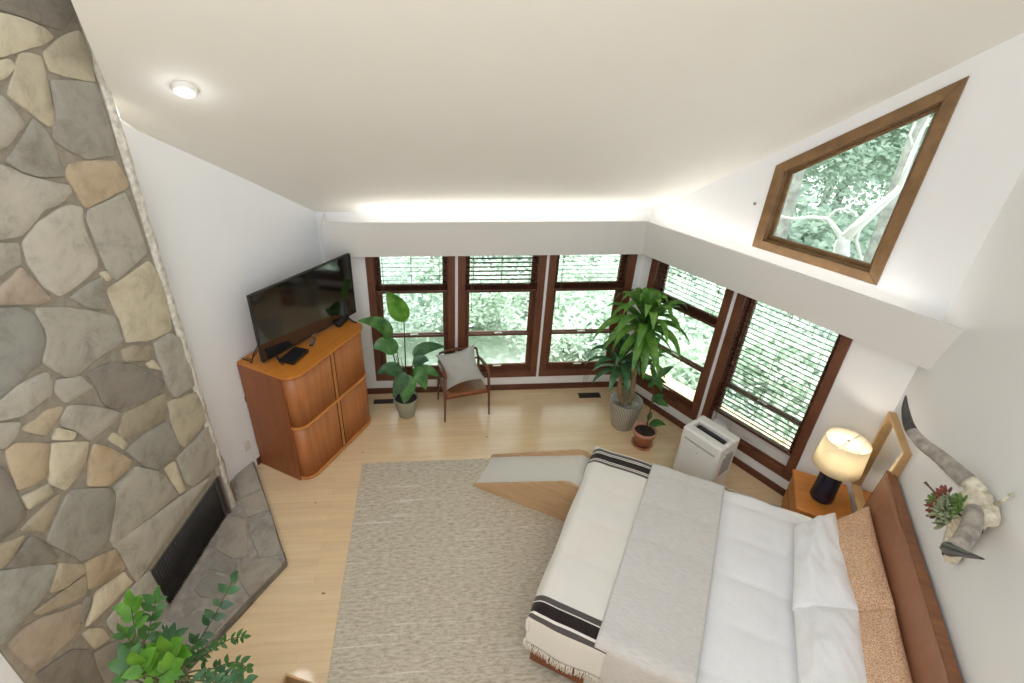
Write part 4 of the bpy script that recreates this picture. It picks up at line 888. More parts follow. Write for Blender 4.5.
# local x runs towards the viewer along the wall, y into the wall
mw, mh, md = .28, .87, .055
m = MB(); m.box(-mw, -mw+.022, -md, 0, 0, mh); m.box(mw-.022, mw, -md, 0, 0, mh); m.box(-mw+.022, mw-.022, -md, 0, 0, .022); m.box(-mw+.022, mw-.022, -md, 0, mh-.022, mh); m.build('frame', 'lightwood', mr, bevel=.003)
m = MB(); m.box(-mw+.02, mw-.02, -.018, -.012, .02, mh-.02); m.build('glass', 'mirror', mr)
m = MB(); m.box(-mw+.02, mw-.02, -.011, -.002, .02, mh-.02); m.build('backing', 'blackm', mr)

# ------------------------------------------------------------------ portable air conditioner
acp = C+RD*1.70+RN*.66
ac = thing('portable_air_conditioner', 'white portable air conditioner on the floor below the right windows', 'air conditioner', acp, A_R)
w, d, h = .225, .175, .76
m = MB(); m.box(-w, w, -d, d, .03, h-.10); body = m.build('body', 'white_pl', ac, bevel=.05, seg=5)
m = MB()
def topfn(a, b):
    x, y = 2*a-1, 2*b-1
    e = (1-max(0, abs(x)-.72)/.28*0)
    zz = h-.022*(x*x*x*x)-.03*max(0, -y)**2-.012*max(0, y)**3
    return Vector((x*w*.985, y*d*.97, zz))
m.box(-w+.003, w-.003, -d+.003, -.06, h-.2, h-.006); m.box(-w+.003, w-.003, .055, d-.003, h-.2, h-.004); m.box(-w+.003, -w+.055, -.062, .057, h-.2, h-.005); m.box(w-.055, w-.003, -.062, .057, h-.2, h-.005)
m.build('top_cover', 'white_pl', ac, bevel=.03, seg=5)
m = MB(); m.box(-w+.05, w-.05, -.062, .056, h-.075, h-.065); q = m.build('air_outlet', 'black', ac)
m = MB(); m.prism([(-w+.078, -.028, h-.03), (w-.078, -.028, h-.03), (w-.078, .046, h-.055), (-w+.078, .046, h-.055)], (0, 0, .005)); m.build('louver', 'blackm', q)
m = MB(); m.box(-w+.05, w-.05, -d-.002, -d+.004, h-.135, h-.115); m.build('front_line', 'grey_pl', ac, bevel=.002)
m = MB(); m.add([(0, -d-.0025, h-.215), (.008, -d-.0025, h-.205), (.016, -d-.0025, h-.197), (.010, -d-.0025, h-.21), (0, -d-.0025, h-.224), (-.010, -d-.0025, h-.212), (-.005, -d-.0025, h-.206)], [(0, 1, 2, 3, 4, 5, 6)]); m.build('logo_mark', 'grey_pl', ac, solid=.001)
m = MB()
for i in range(11): m.box(w-.004, w+.003, -.085+i*.017, -.076+i*.017, .36, .60)
m.build('side_grille', 'grey_pl', ac)
m = MB(); m.box(w-.006, w+.006, -.05, .05, .61, .645); m.build('side_handle', 'grey_pl', ac, bevel=.004)
for a in (-1, 1):
    for b in (-1, 1):
        m = MB(); m.tube([(a*(w-.05), b*(d-.04)-.01, .02), (a*(w-.05), b*(d-.04)+.01, .02)], .02, 14); m.build('caster', 'blackm', ac)
m = MB(); path = [Vector((.03, d-.02, .50)), Vector((.03, d+.10, .50)), Vector((.0, d+.25, .475)), Vector((-.18, d+.34, .43)), Vector((-.206, .595, .42))]
def bez(pts, n):
    out = []
    for i in range(n+1):
        t = i/n; q = [p.copy() for p in pts]
        while len(q) > 1: q = [a*(1-t)+b*t for a, b in zip(q, q[1:])]
        out.append(q[0])
    return out
pp = bez(path, 64); m.tube(pp, [.07+.006*(i % 2) for i in range(65)], 20); m.build('exhaust_hose', 'white_pl', ac)
m = MB(); m.tube([acp+RD*.2+RN*-.17+Vector((0, 0, .08)), acp+RD*.26+RN*-.23+Vector((0, 0, .008)), C+RD*1.98+RN*.40+Vector((0, 0, .006)), C+RD*2.25+RN*.28+Vector((0, 0, .006)), C+RD*2.45+RN*.14+Vector((0, 0, .006)), C+RD*2.6+RN*.05+Vector((0, 0, .02))], .006, 6)
tag(m.build('power_cord', 'white_pl'), 'white power cord running along the floor from air conditioner to nightstand', 'cord')

# ------------------------------------------------------------------ plants
def pot(parent, r0, r1, h, mat, soil, lip=.012, name='pot', n=40):
    m = MB(); m.lathe([(0, 0), (r0*.96, 0), (r0, .01), (r0+(r1-r0)*.6, h*.5), (r1, h-.01), (r1, h), (r1-lip, h), (r1-lip-.004, h-.06), (0, h-.06)], n); p = m.build(name, mat, parent)
    m = MB(); rr = r1-lip-.006
    m.grid(lambda a, b: Vector((rr*b*math.cos(2*PI*a), rr*b*math.sin(2*PI*a), soil+.012*noise.noise(Vector((math.cos(2*PI*a)*b*4, math.sin(2*PI*a)*b*4, 1))))), 32, 6); m.build('soil', 'soil', parent)
    return p
# bird-of-paradise
BPX, BPY = -.42, 5.17
bp = thing('bird_of_paradise_plant', 'broad-leaved bird-of-paradise plant in a grey-green pot beside the teak cabinet', 'potted plant', (BPX, BPY, 0))
pot(bp, .10, .155, .285, 'greypot', .25)
o0 = Vector((BPX, BPY, 0))
def bleaf(bpx, mpx, tpx, w, dy, dyt, root=(0, 0), facing=(0, -.55, .8), lm='leaf'):
    b = at_y(*bpx, BPY+dy)-o0; t = at_y(*tpx, BPY+dyt)-o0; mm = at_y(*mpx, BPY+(dy+dyt)/2)-o0
    mid = mm*2-(b+t)/2
    m = MB(); m.leaf(b, t, w*.82, normal=facing, nu=12, fold=.10, mid=mid, shape=.8); lf = m.build('leaf', lm, bp, subsurf=1)
    r = Vector((root[0], root[1], .24)); m = MB(); m.tube([r, r*.55+b*.45+Vector((0, 0, .06)), b, b*.7+mid*.3], [.009, .008, .006, .003], 7); m.build('stalk', 'stem', bp)
bleaf((404, 322), (397, 306), (386, 292), .30, .06, .16, (.01, .02), (-.2, -.9, .4), 'leafb')
bleaf((389, 338), (380, 325), (357, 321), .24, -.03, -.16, (-.03, 0), (.1, -.5, .85), 'leaf')
bleaf((397, 352), (385, 345), (373, 349), .26, -.04, -.12, (-.02, -.02), (.2, -.7, .7))
bleaf((402, 374), (390, 369), (377, 374), .22, -.06, -.14, (-.03, -.02), (0, -.6, .8), 'leafdk')
bleaf((404, 372), (400, 384), (393, 397), .22, -.08, -.2, (-.01, -.05), (0, -1, .3), 'leafdk')
bleaf((408, 375), (407, 388), (404, 404), .26, -.08, -.22, (.0, -.05), (0, -1, .3))
bleaf((413, 372), (420, 376), (426, 390), .24, -.02, -.12, (.03, -.02), (0, -.9, .5))
bleaf((415, 367), (421, 360), (429, 361), .17, .02, .06, (.03, .02), (0, -.7, .7), 'leafdk')
bleaf((414, 357), (426, 348), (446, 347), .20, .10, .22, (.02, .03), (0, -.6, .8), 'leafdk')
bleaf((416, 372), (428, 370), (440, 378), .16, .0, .0, (.03, 0), (0, -.6, .8))
for (bx, tx, dy) in (((403, 388), (396, 356), 0), ((405, 388), (401, 357), .03)):
    a = at_y(*bx, BPY)-o0; b = at_y(*tx, BPY+dy)-o0; m = MB(); m.tube([a, (a+b)/2+Vector((.01, 0, 0)), b], [.007, .006, .003], 6); m.build('stalk', 'stem', bp)
# corn-cane plant
DX, DY = 2.30, 4.83
dp = thing('corn_cane_plant', 'tall corn-cane plant with drooping strap leaves in a woven silver pot', 'potted plant', (DX, DY, 0))
pot(dp, .135, .195, .40, 'silverpot', .33)
o0 = Vector((DX, DY, 0))
def crown(top, n, L, w, mat, seed, zdroop=1.0):
    rd = random.Random(seed); e = []
    for k in range(n):
        q = k/n; az = k*2.399+rd.uniform(-.25, .25); el = R(80-104*q+rd.uniform(-8, 8)); ll = L*(.70+.42*math.sin(PI*min(1, q+.15)))*rd.uniform(.88, 1.1)
        d = Vector((math.cos(az)*math.cos(el), math.sin(az)*math.cos(el), math.sin(el)))
        b = top+Vector((0, 0, .10-.20*q)); mid = b+d*ll*.62+Vector((0, 0, .06)); t = b+Vector((d.x, d.y, 0))*ll*.86+Vector((0, 0, d.z*ll*.55-ll*.44*zdroop*(.35+.65*q)))
        m = MB(); m.leaf(b, t, w*rd.uniform(.85, 1.1), normal=(0, 0, 1), nu=10, fold=.16, mid=mid*1.0, shape=.75); m.build('leaf', mat, dp, subsurf=1)
def cane(b, t, r):
    b, t = Vector(b), Vector(t); m = MB(); n = 12
    m.tube([b+(t-b)*(i/n)+Vector((.012*math.sin(i*.9), .01*math.cos(i*.7), 0)) for i in range(n+1)], [r*(1+.06*(i % 2)) for i in range(n+1)], 14); m.build('cane', 'bark', dp)
t1 = at_y(645, 324, DY+.02)-o0; t2 = at_y(620, 362, DY-.02)-o0; t3 = at_y(652, 357, DY+.08)-o0
cane((.04, .0, .30), t1+Vector((0, 0, -.05)), .030); cane((-.06, -.02, .30), t2+Vector((0, 0, -.04)), .026); cane((-.03, .05, .30), (-.03, .06, .72), .03)
crown(t1, 50, .68, .105, 'leafd', 4, 1.3); crown(t2, 26, .50, .088, 'leafdk', 9, 1.0); crown(Vector((-.03, .06, .74)), 10, .30, .06, 'leafdk', 15); crown(t3+Vector((0, 0, -.02)), 12, .34, .07, 'leafb', 21, .8)
# sapling
SX, SY = 2.43, 4.47
sp = thing('terracotta_sapling', 'thin-stemmed leafy sapling in a small terracotta pot on its saucer', 'potted plant', (SX, SY, 0))
o0 = Vector((SX, SY, 0))
m = MB(); m.lathe([(0, .012), (.105, .012), (.12, .035), (.128, .035), (.115, .0), (0, .0)], 36); m.build('saucer', 'terracotta', sp)
m = MB(); m.lathe([(0, .014), (.090, .014), (.112, .17), (.128, .17), (.134, .235), (.124, .235), (.118, .19), (0, .19)], 40); m.build('pot', 'terracotta', sp)
m = MB(); m.grid(lambda a, b: Vector((.119*b*math.cos(2*PI*a), .119*b*math.sin(2*PI*a), .205+.012*noise.noise(Vector((math.cos(2*PI*a)*b*5, math.sin(2*PI*a)*b*5, 4))))), 32, 6); m.build('soil', 'soil', sp)
s1 = [Vector((.02, .02, .2))]+[at_y(px, py, SY+.03)-o0 for px, py in ((651, 408), (654, 390), (656, 378))]
m = MB(); m.tube(s1, [.009, .008, .007, .004], 8); m.build('stem', 'twig', sp)
for (b, t, w, dy) in (((655, 380), (643, 378), .10, -.05), ((655, 379), (667, 384), .10, .06), ((656, 378), (674, 366), .11, .05), ((655, 382), (648, 388), .09, -.08), ((656, 381), (662, 392), .09, -.05), ((655, 379), (650, 366), .10, .1), ((653, 400), (669, 407), .13, -.03), ((652, 402), (664, 395), .14, .10), ((649, 424), (666, 425), .15, -.10), ((648, 420), (652, 412), .08, .05)):
    b_ = at_y(*b, SY+.03)-o0; t_ = at_y(*t, SY+dy)-o0
    m = MB(); m.leaf(b_, t_, w*.78, sag=.03, normal=(0, -.4, .9), nu=8, fold=.1); m.build('leaf', 'leafs', sp, subsurf=1)
# foreground plant by the hearth
FX, FY = -1.30, 1.72
fpn = thing('hearth_plant', 'leafy green plant rising in front of the hearth at the bottom left', 'potted plant', (FX, FY, 0))
pot(fpn, .13, .19, .34, 'terracotta', .29)
o0 = Vector((FX, FY, 0))
def frond(pxs, y0, y1, lsize, npairs, mat, seed, start=.35, w=.55):
    rd = random.Random(seed); n = len(pxs)
    pts = [Vector((rd.uniform(-.06, .06), rd.uniform(-.06, .06), .28))]+[at_y(*p, y0+(y1-y0)*i/(n-1))-o0 for i, p in enumerate(pxs)]
    path = bez_chain(pts, 24); m = MB(); m.tube(path, [.007*(1-.7*i/24) for i in range(25)], 6, 1)
    for k in range(npairs):
        q = start+(1-start)*(k+.5)/npairs; i = min(23, int(q*24)); p = path[i]; d = (path[i+1]-path[i]).normalized()
        sd = d.cross(Vector((.3, -.7, .6))).normalized()
        for s in (-1, 1):
            if rd.random() < .12: continue
            dirv = (sd*s*rd.uniform(.7, 1)+d*rd.uniform(.35, .8)+Vector((0, 0, rd.uniform(-.25, .2)))).normalized(); L = lsize*rd.uniform(.75, 1.15)
            m.leaf(p, p+dirv*L, L*w, sag=.012, normal=(rd.uniform(-.3, .3), -.5, .9), nu=7, fold=.08)
    L = lsize*1.1; m.leaf(path[-1], path[-1]+(path[-1]-path[-2]).normalized()*L, L*w, normal=(0, -.5, .9), nu=7)
    m.build('frond', [mat, 'stem'], fpn)
def bez_chain(pts, n):
    out = []
    for i in range(n+1):
        t = i/n*(len(pts)-1); k = min(int(t), len(pts)-2); f = t-k
        p0 = pts[max(k-1, 0)]; p1 = pts[k]; p2 = pts[k+1]; p3 = pts[min(k+2, len(pts)-1)]
        out.append(.5*((2*p1)+(-p0+p2)*f+(2*p0-5*p1+4*p2-p3)*f*f+(-p0+3*p1-3*p2+p3)*f**3))
    return out
frond([(139, 668), (135, 632), (131, 606)], 1.75, 1.9, .095, 5, 'leafb', 1, .6, .6)
frond([(143, 665), (148, 635), (156, 600)], 1.75, 1.95, .085, 6, 'leafs', 2, .5, .5)
frond([(146, 672), (140, 655), (124, 632)], 1.7, 1.7, .08, 3, 'leafs', 3, .6, .45)
frond([(150, 676), (158, 664), (172, 650)], 1.6, 1.6, .12, 2, 'leafb', 4, .7, .7)
frond([(148, 680), (146, 673), (140, 664)], 1.5, 1.5, .11, 3, 'leafb', 5, .6, .7)
frond([(152, 660), (162, 645), (172, 638)], 1.8, 1.85, .09, 4, 'leafdk', 6, .5, .5)
frond([(185, 672), (200, 640), (213, 618), (232, 582)], 1.85, 2.1, .085, 7, 'leafdk', 7, .34, .6)
frond([(182, 676), (205, 655), (228, 640), (243, 637)], 1.8, 1.9, .05, 9, 'leafs', 8, .35, .45)
frond([(186, 680), (215, 668), (236, 662), (247, 668)], 1.75, 1.75, .055, 9, 'leafs', 9, .4, .55)
frond([(180, 680), (192, 660), (200, 650), (214, 645)], 1.7, 1.7, .045, 8, 'leafs', 10, .4, .4)
frond([(184, 682), (205, 676), (222, 674), (236, 678)], 1.6, 1.6, .06, 7, 'leafdk', 12, .45, .5)
frond([(176, 681), (170, 655), (164, 630)], 1.8, 1.9, .04, 6, 'leafs', 13, .4, .35)
frond([(150, 682), (160, 676), (172, 668)], 1.5, 1.5, .10, 4, 'leafb', 21, .5, .6)
frond([(140, 682), (132, 674), (126, 660)], 1.5, 1.6, .09, 4, 'leafs', 22, .5, .55)
frond([(180, 684), (206, 681), (230, 684), (246, 680)], 1.5, 1.5, .07, 8, 'leafdk', 23, .4, .5)
frond([(170, 684), (178, 672), (186, 660), (196, 640)], 1.6, 1.7, .05, 9, 'leafs', 24, .35, .4)
frond([(160, 682), (166, 668), (170, 652), (176, 640)], 1.6, 1.7, .05, 7, 'leafs', 25, .4, .4)
# pale wooden box at the bottom edge
wb = thing('wooden_crate', 'pale open wooden box on the floor just left of the rug', 'crate', at_z(297, 683, .30)-Vector((0, .08, .30)), R(-20))
m = MB(); m.box(-.14, .14, -.11, -.095, 0, .30); m.box(-.14, .14, .095, .11, 0, .30); m.box(-.14, -.125, -.095, .095, 0, .30); m.box(.125, .14, -.095, .095, 0, .30); m.build('side_board', 'lightwood', wb, bevel=.003)
m = MB(); m.box(-.125, .125, -.095, .095, .01, .022); m.build('bottom_board', 'lightwood', wb)

# ------------------------------------------------------------------ longhorn skull with succulents
SKP, SKZ = 1.66, 2.0
sk = thing('longhorn_skull', 'bleached longhorn skull with long grey horns mounted above the headboard', 'skull', hp(0, SKP, SKZ), A_B)
secs = [(.075, .05, .05, .03), (.055, .085, .075, .045), (.03, .105, .10, .055), (-.02, .118, .105, .06), (-.07, .112, .10, .065), (-.12, .10, .10, .062), (-.18, .082, .09, .058), (-.25, .066, .078, .052), (-.32, .058, .066, .048), (-.38, .06, .058, .042), (-.42, .054, .045, .036), (-.445, .03, .028, .03)]
m = MB(); n = 24; vs = []
for z, a, b, u in secs:
    for k in range(n):
        t = 2*PI*k/n; cx_ = math.cos(t); sx_ = math.sin(t); ex_ = math.copysign(abs(cx_)**.8, cx_); ey_ = math.copysign(abs(sx_)**.8, sx_)
        bu = u+b*max(ex_, -.6*u/b)*.9; p = a*ey_
        if -.10 < z < .0 and abs(sx_) > .75: bu += .03; p *= 1.1
        vs.append(Vector((max(.012, bu), p, z+.01*noise.noise(Vector((k, z*20, 0))))))
m.add(vs, [(j*n+k, j*n+(k+1) % n, (j+1)*n+(k+1) % n, (j+1)*n+k) for j in range(len(secs)-1) for k in range(n)]+[tuple(range(n)), tuple(range((len(secs)-1)*n, len(secs)*n))[::-1]], 0, True)
for s in (-1, 1):   # brow ridges, horn cores, cheek and nose bones
    m.tube([(.09, s*.07, .0), (.12, s*.115, -.035), (.10, s*.125, -.08), (.08, s*.10, -.12)], [.016, .022, .018, .012], 10)
    m.tube([(.06, s*.06, .045), (.08, s*.13, .05), (.10, s*.17, .05)], [.055, .052, .046], 14)
    m.tube([(.115, s*.028, -.2), (.095, s*.03, -.3), (.07, s*.028, -.40), (.05, s*.02, -.46)], [.012, .016, .014, .006], 8)
    m.tube([(.05, s*.09, -.09), (.045, s*.085, -.18), (.04, s*.06, -.28)], [.014, .014, .008], 8)
m.build('cranium', 'bone', sk, subsurf=1)
for s in (-1, 1):
    m = MB(); m.lathe([(0, .03), (.022, .024), (.03, .004), (.03, 0)], 16, sx=1.0, sy=.8); m.build('eye_socket', 'cabgap', sk, loc=(.085, s*.112, -.06), rot=(R(-90*s), 0, 0))
    m = MB(); m.lathe([(0, .01), (.012, .006), (.016, 0)], 12, sy=.6); m.build('nostril', 'cabgap', sk, loc=(.088, s*.022, -.385), rot=(0, R(80), 0))
def horn(pts, rad, nt):
    path = bez_chain([Vector(p) for p in pts], 30); k = len(rad)-1
    rr = [rad[min(int(i/30*k), k-1)]*(1-(i/30*k-min(int(i/30*k), k-1)))+rad[min(int(i/30*k), k-1)+1]*(i/30*k-min(int(i/30*k), k-1)) for i in range(31)]
    m = MB(); m.tube(path[:nt+1], [r_*(1+.02*math.sin(i*2.1)) for i, r_ in enumerate(rr[:nt+1])], 18); h_ = m.build('horn', 'horn', sk)
    m = MB(); m.tube(path[nt:], rr[nt:], 18); m.build('horn_tip', 'horntip', h_)
horn([(.10, -.15, .05), (.16, -.24, .06), (.20, -.33, .055), (.25, -.44, .04), (.30, -.555, .06), (.33, -.66, .13), (.35, -.70, .215)], [.052, .046, .042, .039, .034, .022, .003], 19)
horn([(.12, .09, .03), (.155, .15, .055), (.20, .275, .05), (.27, .40, .03), (.335, .475, .05), (.362, .60, .16), (.38, .765, .308)], [.044, .044, .044, .042, .036, .020, .003], 20)
for pts in ([(.05, .0, .06), (.06, .10, .12), (.05, .19, .17)], [(.06, -.0, .05), (.09, .07, .10), (.07, .16, .155)]):
    pass
m = MB(); m.tube([(.03, .02, .07), (.035, .06, .13), (.03, .075, .20)], [.012, .009, .006], 8); m.tube([(.03, .07, .19), (.03, .085, .205)], .010, 8); m.build('hanging_peg', 'bone', sk)
su = thing('succulent_cluster', 'cluster of green and red succulents tucked between the skull horns', 'succulents', hp(.18, SKP+.10, SKZ+.01), A_B)
def rosette(c, r, n, mat, seed, tilt):
    rd = random.Random(seed); m = MB(); ax = Vector(tilt).normalized(); x = ax.orthogonal().normalized(); y = ax.cross(x)
    for k in range(n):
        q = k/n; a = k*2.399; el = R(12+70*(1-q)); d = (x*math.cos(a)+y*math.sin(a))*math.cos(el)+ax*math.sin(el); b = Vector(c); t = b+d*r*(.55+.45*q)
        m.tube([b, b+(t-b)*.55, b+(t-b)*.85, t], [r*.05, r*.15, r*.12, r*.02], 6, squash=.6)
    m.build('rosette', mat, su)
for i, (c, r, n, mt) in enumerate((((.03, .02, .07), .062, 18, 'succ_g'), ((.03, .05, .05), .06, 16, 'succ_g'), ((.06, -.07, .03), .062, 18, 'succ_r'), ((.08, -.03, -.035), .066, 20, 'succ_r'), ((.07, .02, -.01), .075, 22, 'succ_s'), ((.05, .06, -.02), .07, 22, 'succ_s'), ((.06, -.02, .03), .06, 18, 'succ_s'), ((.09, -.06, -.02), .052, 16, 'succ_g'), ((.05, .05, -.075), .06, 18, 'succ_s'), ((.08, .0, -.075), .05, 14, 'succ_r'))):
    rosette(c, r*1.22, n, mt, i, (.9, -.2, .35))
m = MB(); m.tube([(.0, .04, .0), (.06, -.06, -.01), (.11, -.15, .0), (.125, -.175, .004)], [.006, .006, .005, .009], 7); m.build('twig', 'twig', su)

# ------------------------------------------------------------------ unseen loft below the viewpoint, added to block light from behind
m = MB(); m.box(-4.2, 2.2, -3.2, -.35, 2.48, 2.66); struct(m.build('floor_loft_light_block', 'floor'))
m = MB(); m.box(-4.2, 2.2, -1.05, -.9, 0, 2.48); struct(m.build('wall_loft_light_block', 'wall'))
# ------------------------------------------------------------------ outdoors
def ground_z(x, y): return -1.6+.04*max(0, y-8)+.25*noise.noise(Vector((x*.2, y*.2, 0)))
M['ground'] = None
mg, nt, b = new_mat('leaf_litter_ground'); v = coords(nt)
n1 = tex(nt, 'Noise', Scale=.6, Detail=6.0); link(nt, v, n1.inputs['Vector']); n2 = tex(nt, 'Noise', Scale=9.0, Detail=4.0); link(nt, v, n2.inputs['Vector'])
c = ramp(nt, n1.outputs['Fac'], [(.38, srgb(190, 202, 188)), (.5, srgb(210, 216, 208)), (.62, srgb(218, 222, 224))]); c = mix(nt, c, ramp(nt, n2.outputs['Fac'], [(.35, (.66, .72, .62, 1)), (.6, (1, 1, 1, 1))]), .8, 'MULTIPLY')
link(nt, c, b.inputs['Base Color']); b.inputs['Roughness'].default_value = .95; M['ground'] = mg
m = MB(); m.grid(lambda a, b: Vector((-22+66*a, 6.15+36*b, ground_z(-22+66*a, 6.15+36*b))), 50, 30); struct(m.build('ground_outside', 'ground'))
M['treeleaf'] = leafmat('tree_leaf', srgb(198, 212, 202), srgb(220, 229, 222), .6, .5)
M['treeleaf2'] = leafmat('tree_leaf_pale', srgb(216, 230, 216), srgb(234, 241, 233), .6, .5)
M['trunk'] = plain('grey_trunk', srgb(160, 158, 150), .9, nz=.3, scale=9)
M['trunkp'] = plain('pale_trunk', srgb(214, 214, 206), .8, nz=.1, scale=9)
def leaf_cloud(name, n, rx, ry, rz_, size, seed, mat):
    g = np.random.default_rng(seed); nc = 34
    cc = g.normal(size=(nc, 3)); cc /= np.linalg.norm(cc, axis=1)[:, None]; cc *= (g.uniform(.2, .95, nc)[:, None]); cc *= np.array([rx, ry, rz_])
    idx = g.integers(0, nc, n); p = cc[idx]+g.normal(size=(n, 3))*np.array([rx, ry, rz_])*.17
    d = g.normal(size=(n, 3)); d[:, 2] *= .5; d /= np.linalg.norm(d, axis=1)[:, None]; u = g.normal(size=(n, 3)); u -= d*(u*d).sum(1)[:, None]; u /= np.linalg.norm(u, axis=1)[:, None]
    s = size*g.uniform(.6, 1.3, n)[:, None]
    vs = np.stack([p-d*s, p+u*s*.5, p+d*s, p-u*s*.5], 1).reshape(-1, 3)
    me = bpy.data.meshes.new(name); me.from_pydata(vs.tolist(), [], np.arange(4*n).reshape(-1, 4).tolist()); me.materials.append(M[mat]); return me
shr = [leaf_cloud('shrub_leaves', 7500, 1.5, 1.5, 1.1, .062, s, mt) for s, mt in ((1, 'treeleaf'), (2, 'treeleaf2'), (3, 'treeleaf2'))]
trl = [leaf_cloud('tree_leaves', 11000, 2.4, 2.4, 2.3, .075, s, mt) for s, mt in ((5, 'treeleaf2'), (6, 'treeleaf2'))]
stem_me = None
def put(me, name, parent, loc=(0, 0, 0), rz=0, s=1):
    o = bpy.data.objects.new(name, me); COL.objects.link(o); o.parent = parent; o.location = loc; o.rotation_euler = (0, 0, rz); o.scale = (s, s, s); return o
m = MB()
for k in range(7):
    a = k*.9; m.tube([(0, 0, 0), (.3*math.cos(a), .3*math.sin(a), .6), (.8*math.cos(a), .8*math.sin(a), 1.3)], [.03, .02, .008], 6)
stem_o = m.build('branches', 'trunk'); stem_me = stem_o.data; bpy.data.objects.remove(stem_o)
def out_pos(px, d, row=330):
    """point d metres out along the viewing azimuth of a picture column, at ground level"""
    r_ = ray(px, row); v = Vector((r_.x, r_.y, 0)).normalized()*d; return Vector((v.x, v.y, ground_z(v.x, v.y)))
SH = [(372, 9.2, 1.0), (425, 11.5, 1.2), (470, 9.8, .8), (528, 11.4, 1.1), (566, 9.3, .9), (620, 9.6, 1.1), (668, 8.8, .95), (700, 7.6, .9), (745, 8.6, 1.2), (800, 8.2, 1.2), (848, 7.4, 1.1), (900, 7.6, 1.2), (400, 14.5, 1.5), (450, 15.5, 1.5), (505, 15, 1.5), (560, 14.8, 1.5), (610, 14, 1.5), (660, 13, 1.5), (710, 12, 1.5), (770, 12, 1.5), (840, 11.5, 1.5)]
for i, (px, d, s) in enumerate(SH):
    p = out_pos(px, d); o = thing('garden_shrub', 'pale green leafy shrub growing outside beyond the windows', 'shrub', p, i*1.3, 'shrubs outside the windows')
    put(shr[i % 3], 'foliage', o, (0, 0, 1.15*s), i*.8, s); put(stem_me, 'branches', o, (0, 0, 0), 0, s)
def tree(px, d, h, lean, leaves, label, group, thick=.12, mat='trunk', crown_s=1.0):
    p = out_pos(px, d); o = thing('garden_tree', label, 'tree', p, 0, group)
    m = MB(); m.tube([(0, 0, -.3), (lean*.2, .1, h*.35), (lean*.6, .0, h*.7), (lean, .1, h)], [thick, thick*.85, thick*.6, thick*.3], 10)
    for k in range(6):
        a = k*1.1+px; z = h*(.4+.09*k); m.tube([(lean*z/h, 0, z), (lean*z/h+.8*math.cos(a), .8*math.sin(a), z+.5), (lean*z/h+1.7*math.cos(a), 1.7*math.sin(a), z+.8)], [thick*.4, thick*.25, thick*.1], 7)
    m.build('trunk', mat, o)
    for k, (ox, oy, oz) in enumerate(((0, 0, h+.2), (1.3, .6, h*.72), (-1.3, -.3, h*.66))): put(leaves, 'crown', o, (ox*crown_s, oy, oz), k*2.0+px, crown_s*(1 if k == 0 else .8))
GT = 'trees outside the windows'; LT = 'tall pale leafy tree growing in the woods outside'
for i, (px, d, h) in enumerate(((360, 17, 6), (440, 18.5, 6.5), (520, 17.5, 6), (600, 18, 6.5), (680, 16.5, 6.5), (750, 14.5, 6.5), (790, 16.5, 6.2), (925, 15, 6.4), (985, 14, 6.4), (780, 20, 9.0), (870, 20, 9.0), (960, 20, 9.0))):
    tree(px, d, h, .4*(-1)**i, trl[i % 2], LT, GT, crown_s=1.15 if d < 19 else 1.5)
# bare forked branch tree seen through the clerestory
wt = thing('forked_tree', 'pale bare forked tree close outside the slanted clerestory window', 'tree', out_pos(834, 6.9, 250))
ob = Vector(wt.location)
def tw(pxs, rr, d=6.9):
    out = []
    for px, py in pxs:
        r_ = ray(px, py); t = d/math.hypot(r_.x, r_.y); out.append(Vector((0, 0, HC))+r_*t-ob)
    return out, rr
m = MB()
for pxs, rr in (([(846, 330), (841, 270), (842, 245), (845, 236)], [.11, .09, .075, .06]), ([(845, 238), (862, 222), (876, 209), (896, 192), (905, 180)], [.06, .05, .045, .03, .02]), ([(900, 187), (908, 165), (914, 150), (922, 132), (930, 118)], [.025, .02, .018, .014, .01]), ([(909, 160), (918, 146), (928, 148), (936, 140)], [.014, .012, .01, .006]), ([(914, 150), (910, 135), (916, 122)], [.012, .01, .006]), ([(843, 242), (838, 232), (828, 219), (812, 217), (795, 219), (776, 216)], [.04, .03, .024, .02, .016, .012]), ([(828, 219), (836, 210), (848, 208), (856, 215)], [.014, .011, .009, .006]), ([(860, 224), (856, 240), (862, 262)], [.03, .02, .015])):
    p, rr = tw(pxs, rr); m.tube(p, rr, 8)
m.build('trunk', 'trunkp', wt)
m = MB()
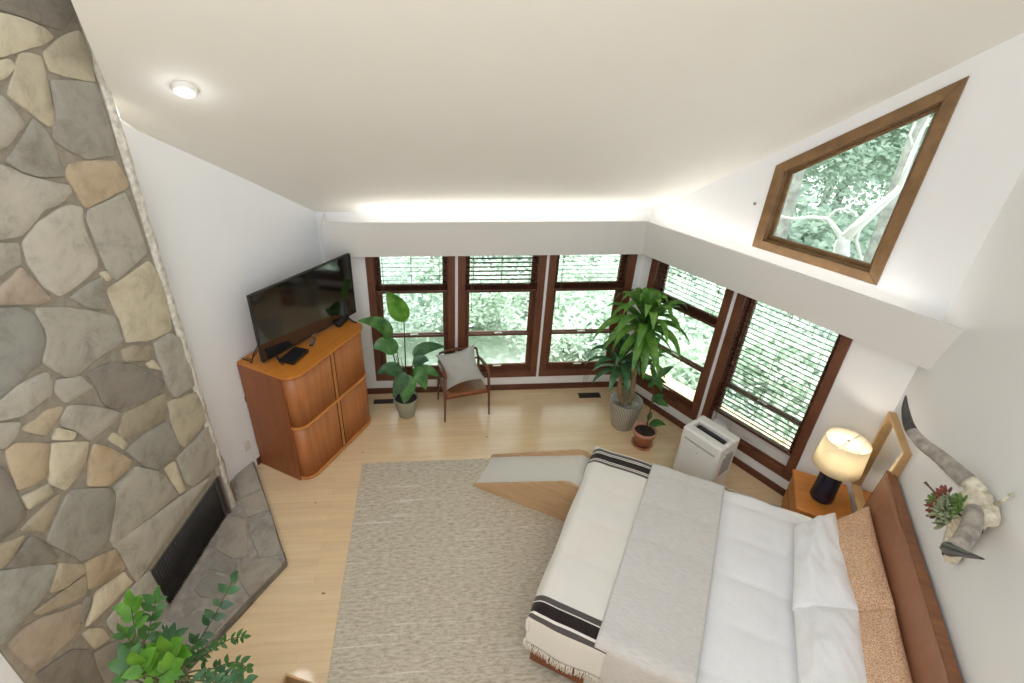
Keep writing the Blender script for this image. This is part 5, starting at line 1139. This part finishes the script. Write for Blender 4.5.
for pxs, rr in (([(795, 290), (791, 235), (789, 190), (788, 160)], [.09, .08, .07, .06]), ([(893, 270), (893, 200), (897, 150), (896, 110)], [.12, .11, .10, .09])):
    p, rr = tw(pxs, rr, 9.5); m.tube([q+ob for q in p], rr, 8)
o = m.build('bare_trunks', 'trunk'); bpy.data.objects.remove(o)
for px, lab in ((791, 'slim grey tree trunk left in the clerestory view'), (894, 'dark grey tree trunk right in the clerestory view')):
    p = out_pos(px, 9.5, 190); o = thing('woodland_tree', lab, 'tree', p)
    m = MB(); m.tube([(0, 0, -.3), (.1, 0, 3), (.0, .1, 6), (.15, 0, 9)], [.10, .09, .08, .06], 10); m.build('trunk', 'trunk', o)
    put(trl[1], 'crown', o, (0, 2.6, 8.2), px, .8)

# ------------------------------------------------------------------ light and render settings
wd = bpy.data.worlds.new('overcast_sky'); sc.world = wd; wd.use_nodes = True; nt = wd.node_tree
bg = nt.nodes['Background']; tc_ = nt.nodes.new('ShaderNodeTexCoord'); sx_ = nt.nodes.new('ShaderNodeSeparateXYZ'); nt.links.new(tc_.outputs['Generated'], sx_.inputs[0])
nt.links.new(ramp(nt, sx_.outputs[2], [(0, (.76, .85, .92, 1)), (.35, (.90, .95, 1, 1)), (1, (.84, .91, 1, 1))]), bg.inputs['Color']); bg.inputs['Strength'].default_value = WORLD
sl = bpy.data.lights.new('sun', 'SUN'); sl.energy = SUN; sl.angle = R(3); sl.color = (1, .985, .95); so = bpy.data.objects.new('sun', sl); COL.objects.link(so)
sd = Vector((-.5*math.cos(R(58)), .866*math.cos(R(58)), math.sin(R(58)))); so.rotation_euler = sd.to_track_quat('Z', 'Y').to_euler()
sc.view_settings.view_transform = 'Standard'; sc.view_settings.look = 'None'; sc.view_settings.gamma = 1; sc.view_settings.use_curve_mapping = False
sc.view_settings.exposure = EXPO
sc.cycles.use_denoising = True
sc.cycles.max_bounces = 10; sc.cycles.diffuse_bounces = 6; sc.cycles.transparent_max_bounces = 16; sc.cycles.sample_clamp_indirect = 6
sc.cycles.caustics_reflective = False; sc.cycles.caustics_refractive = False
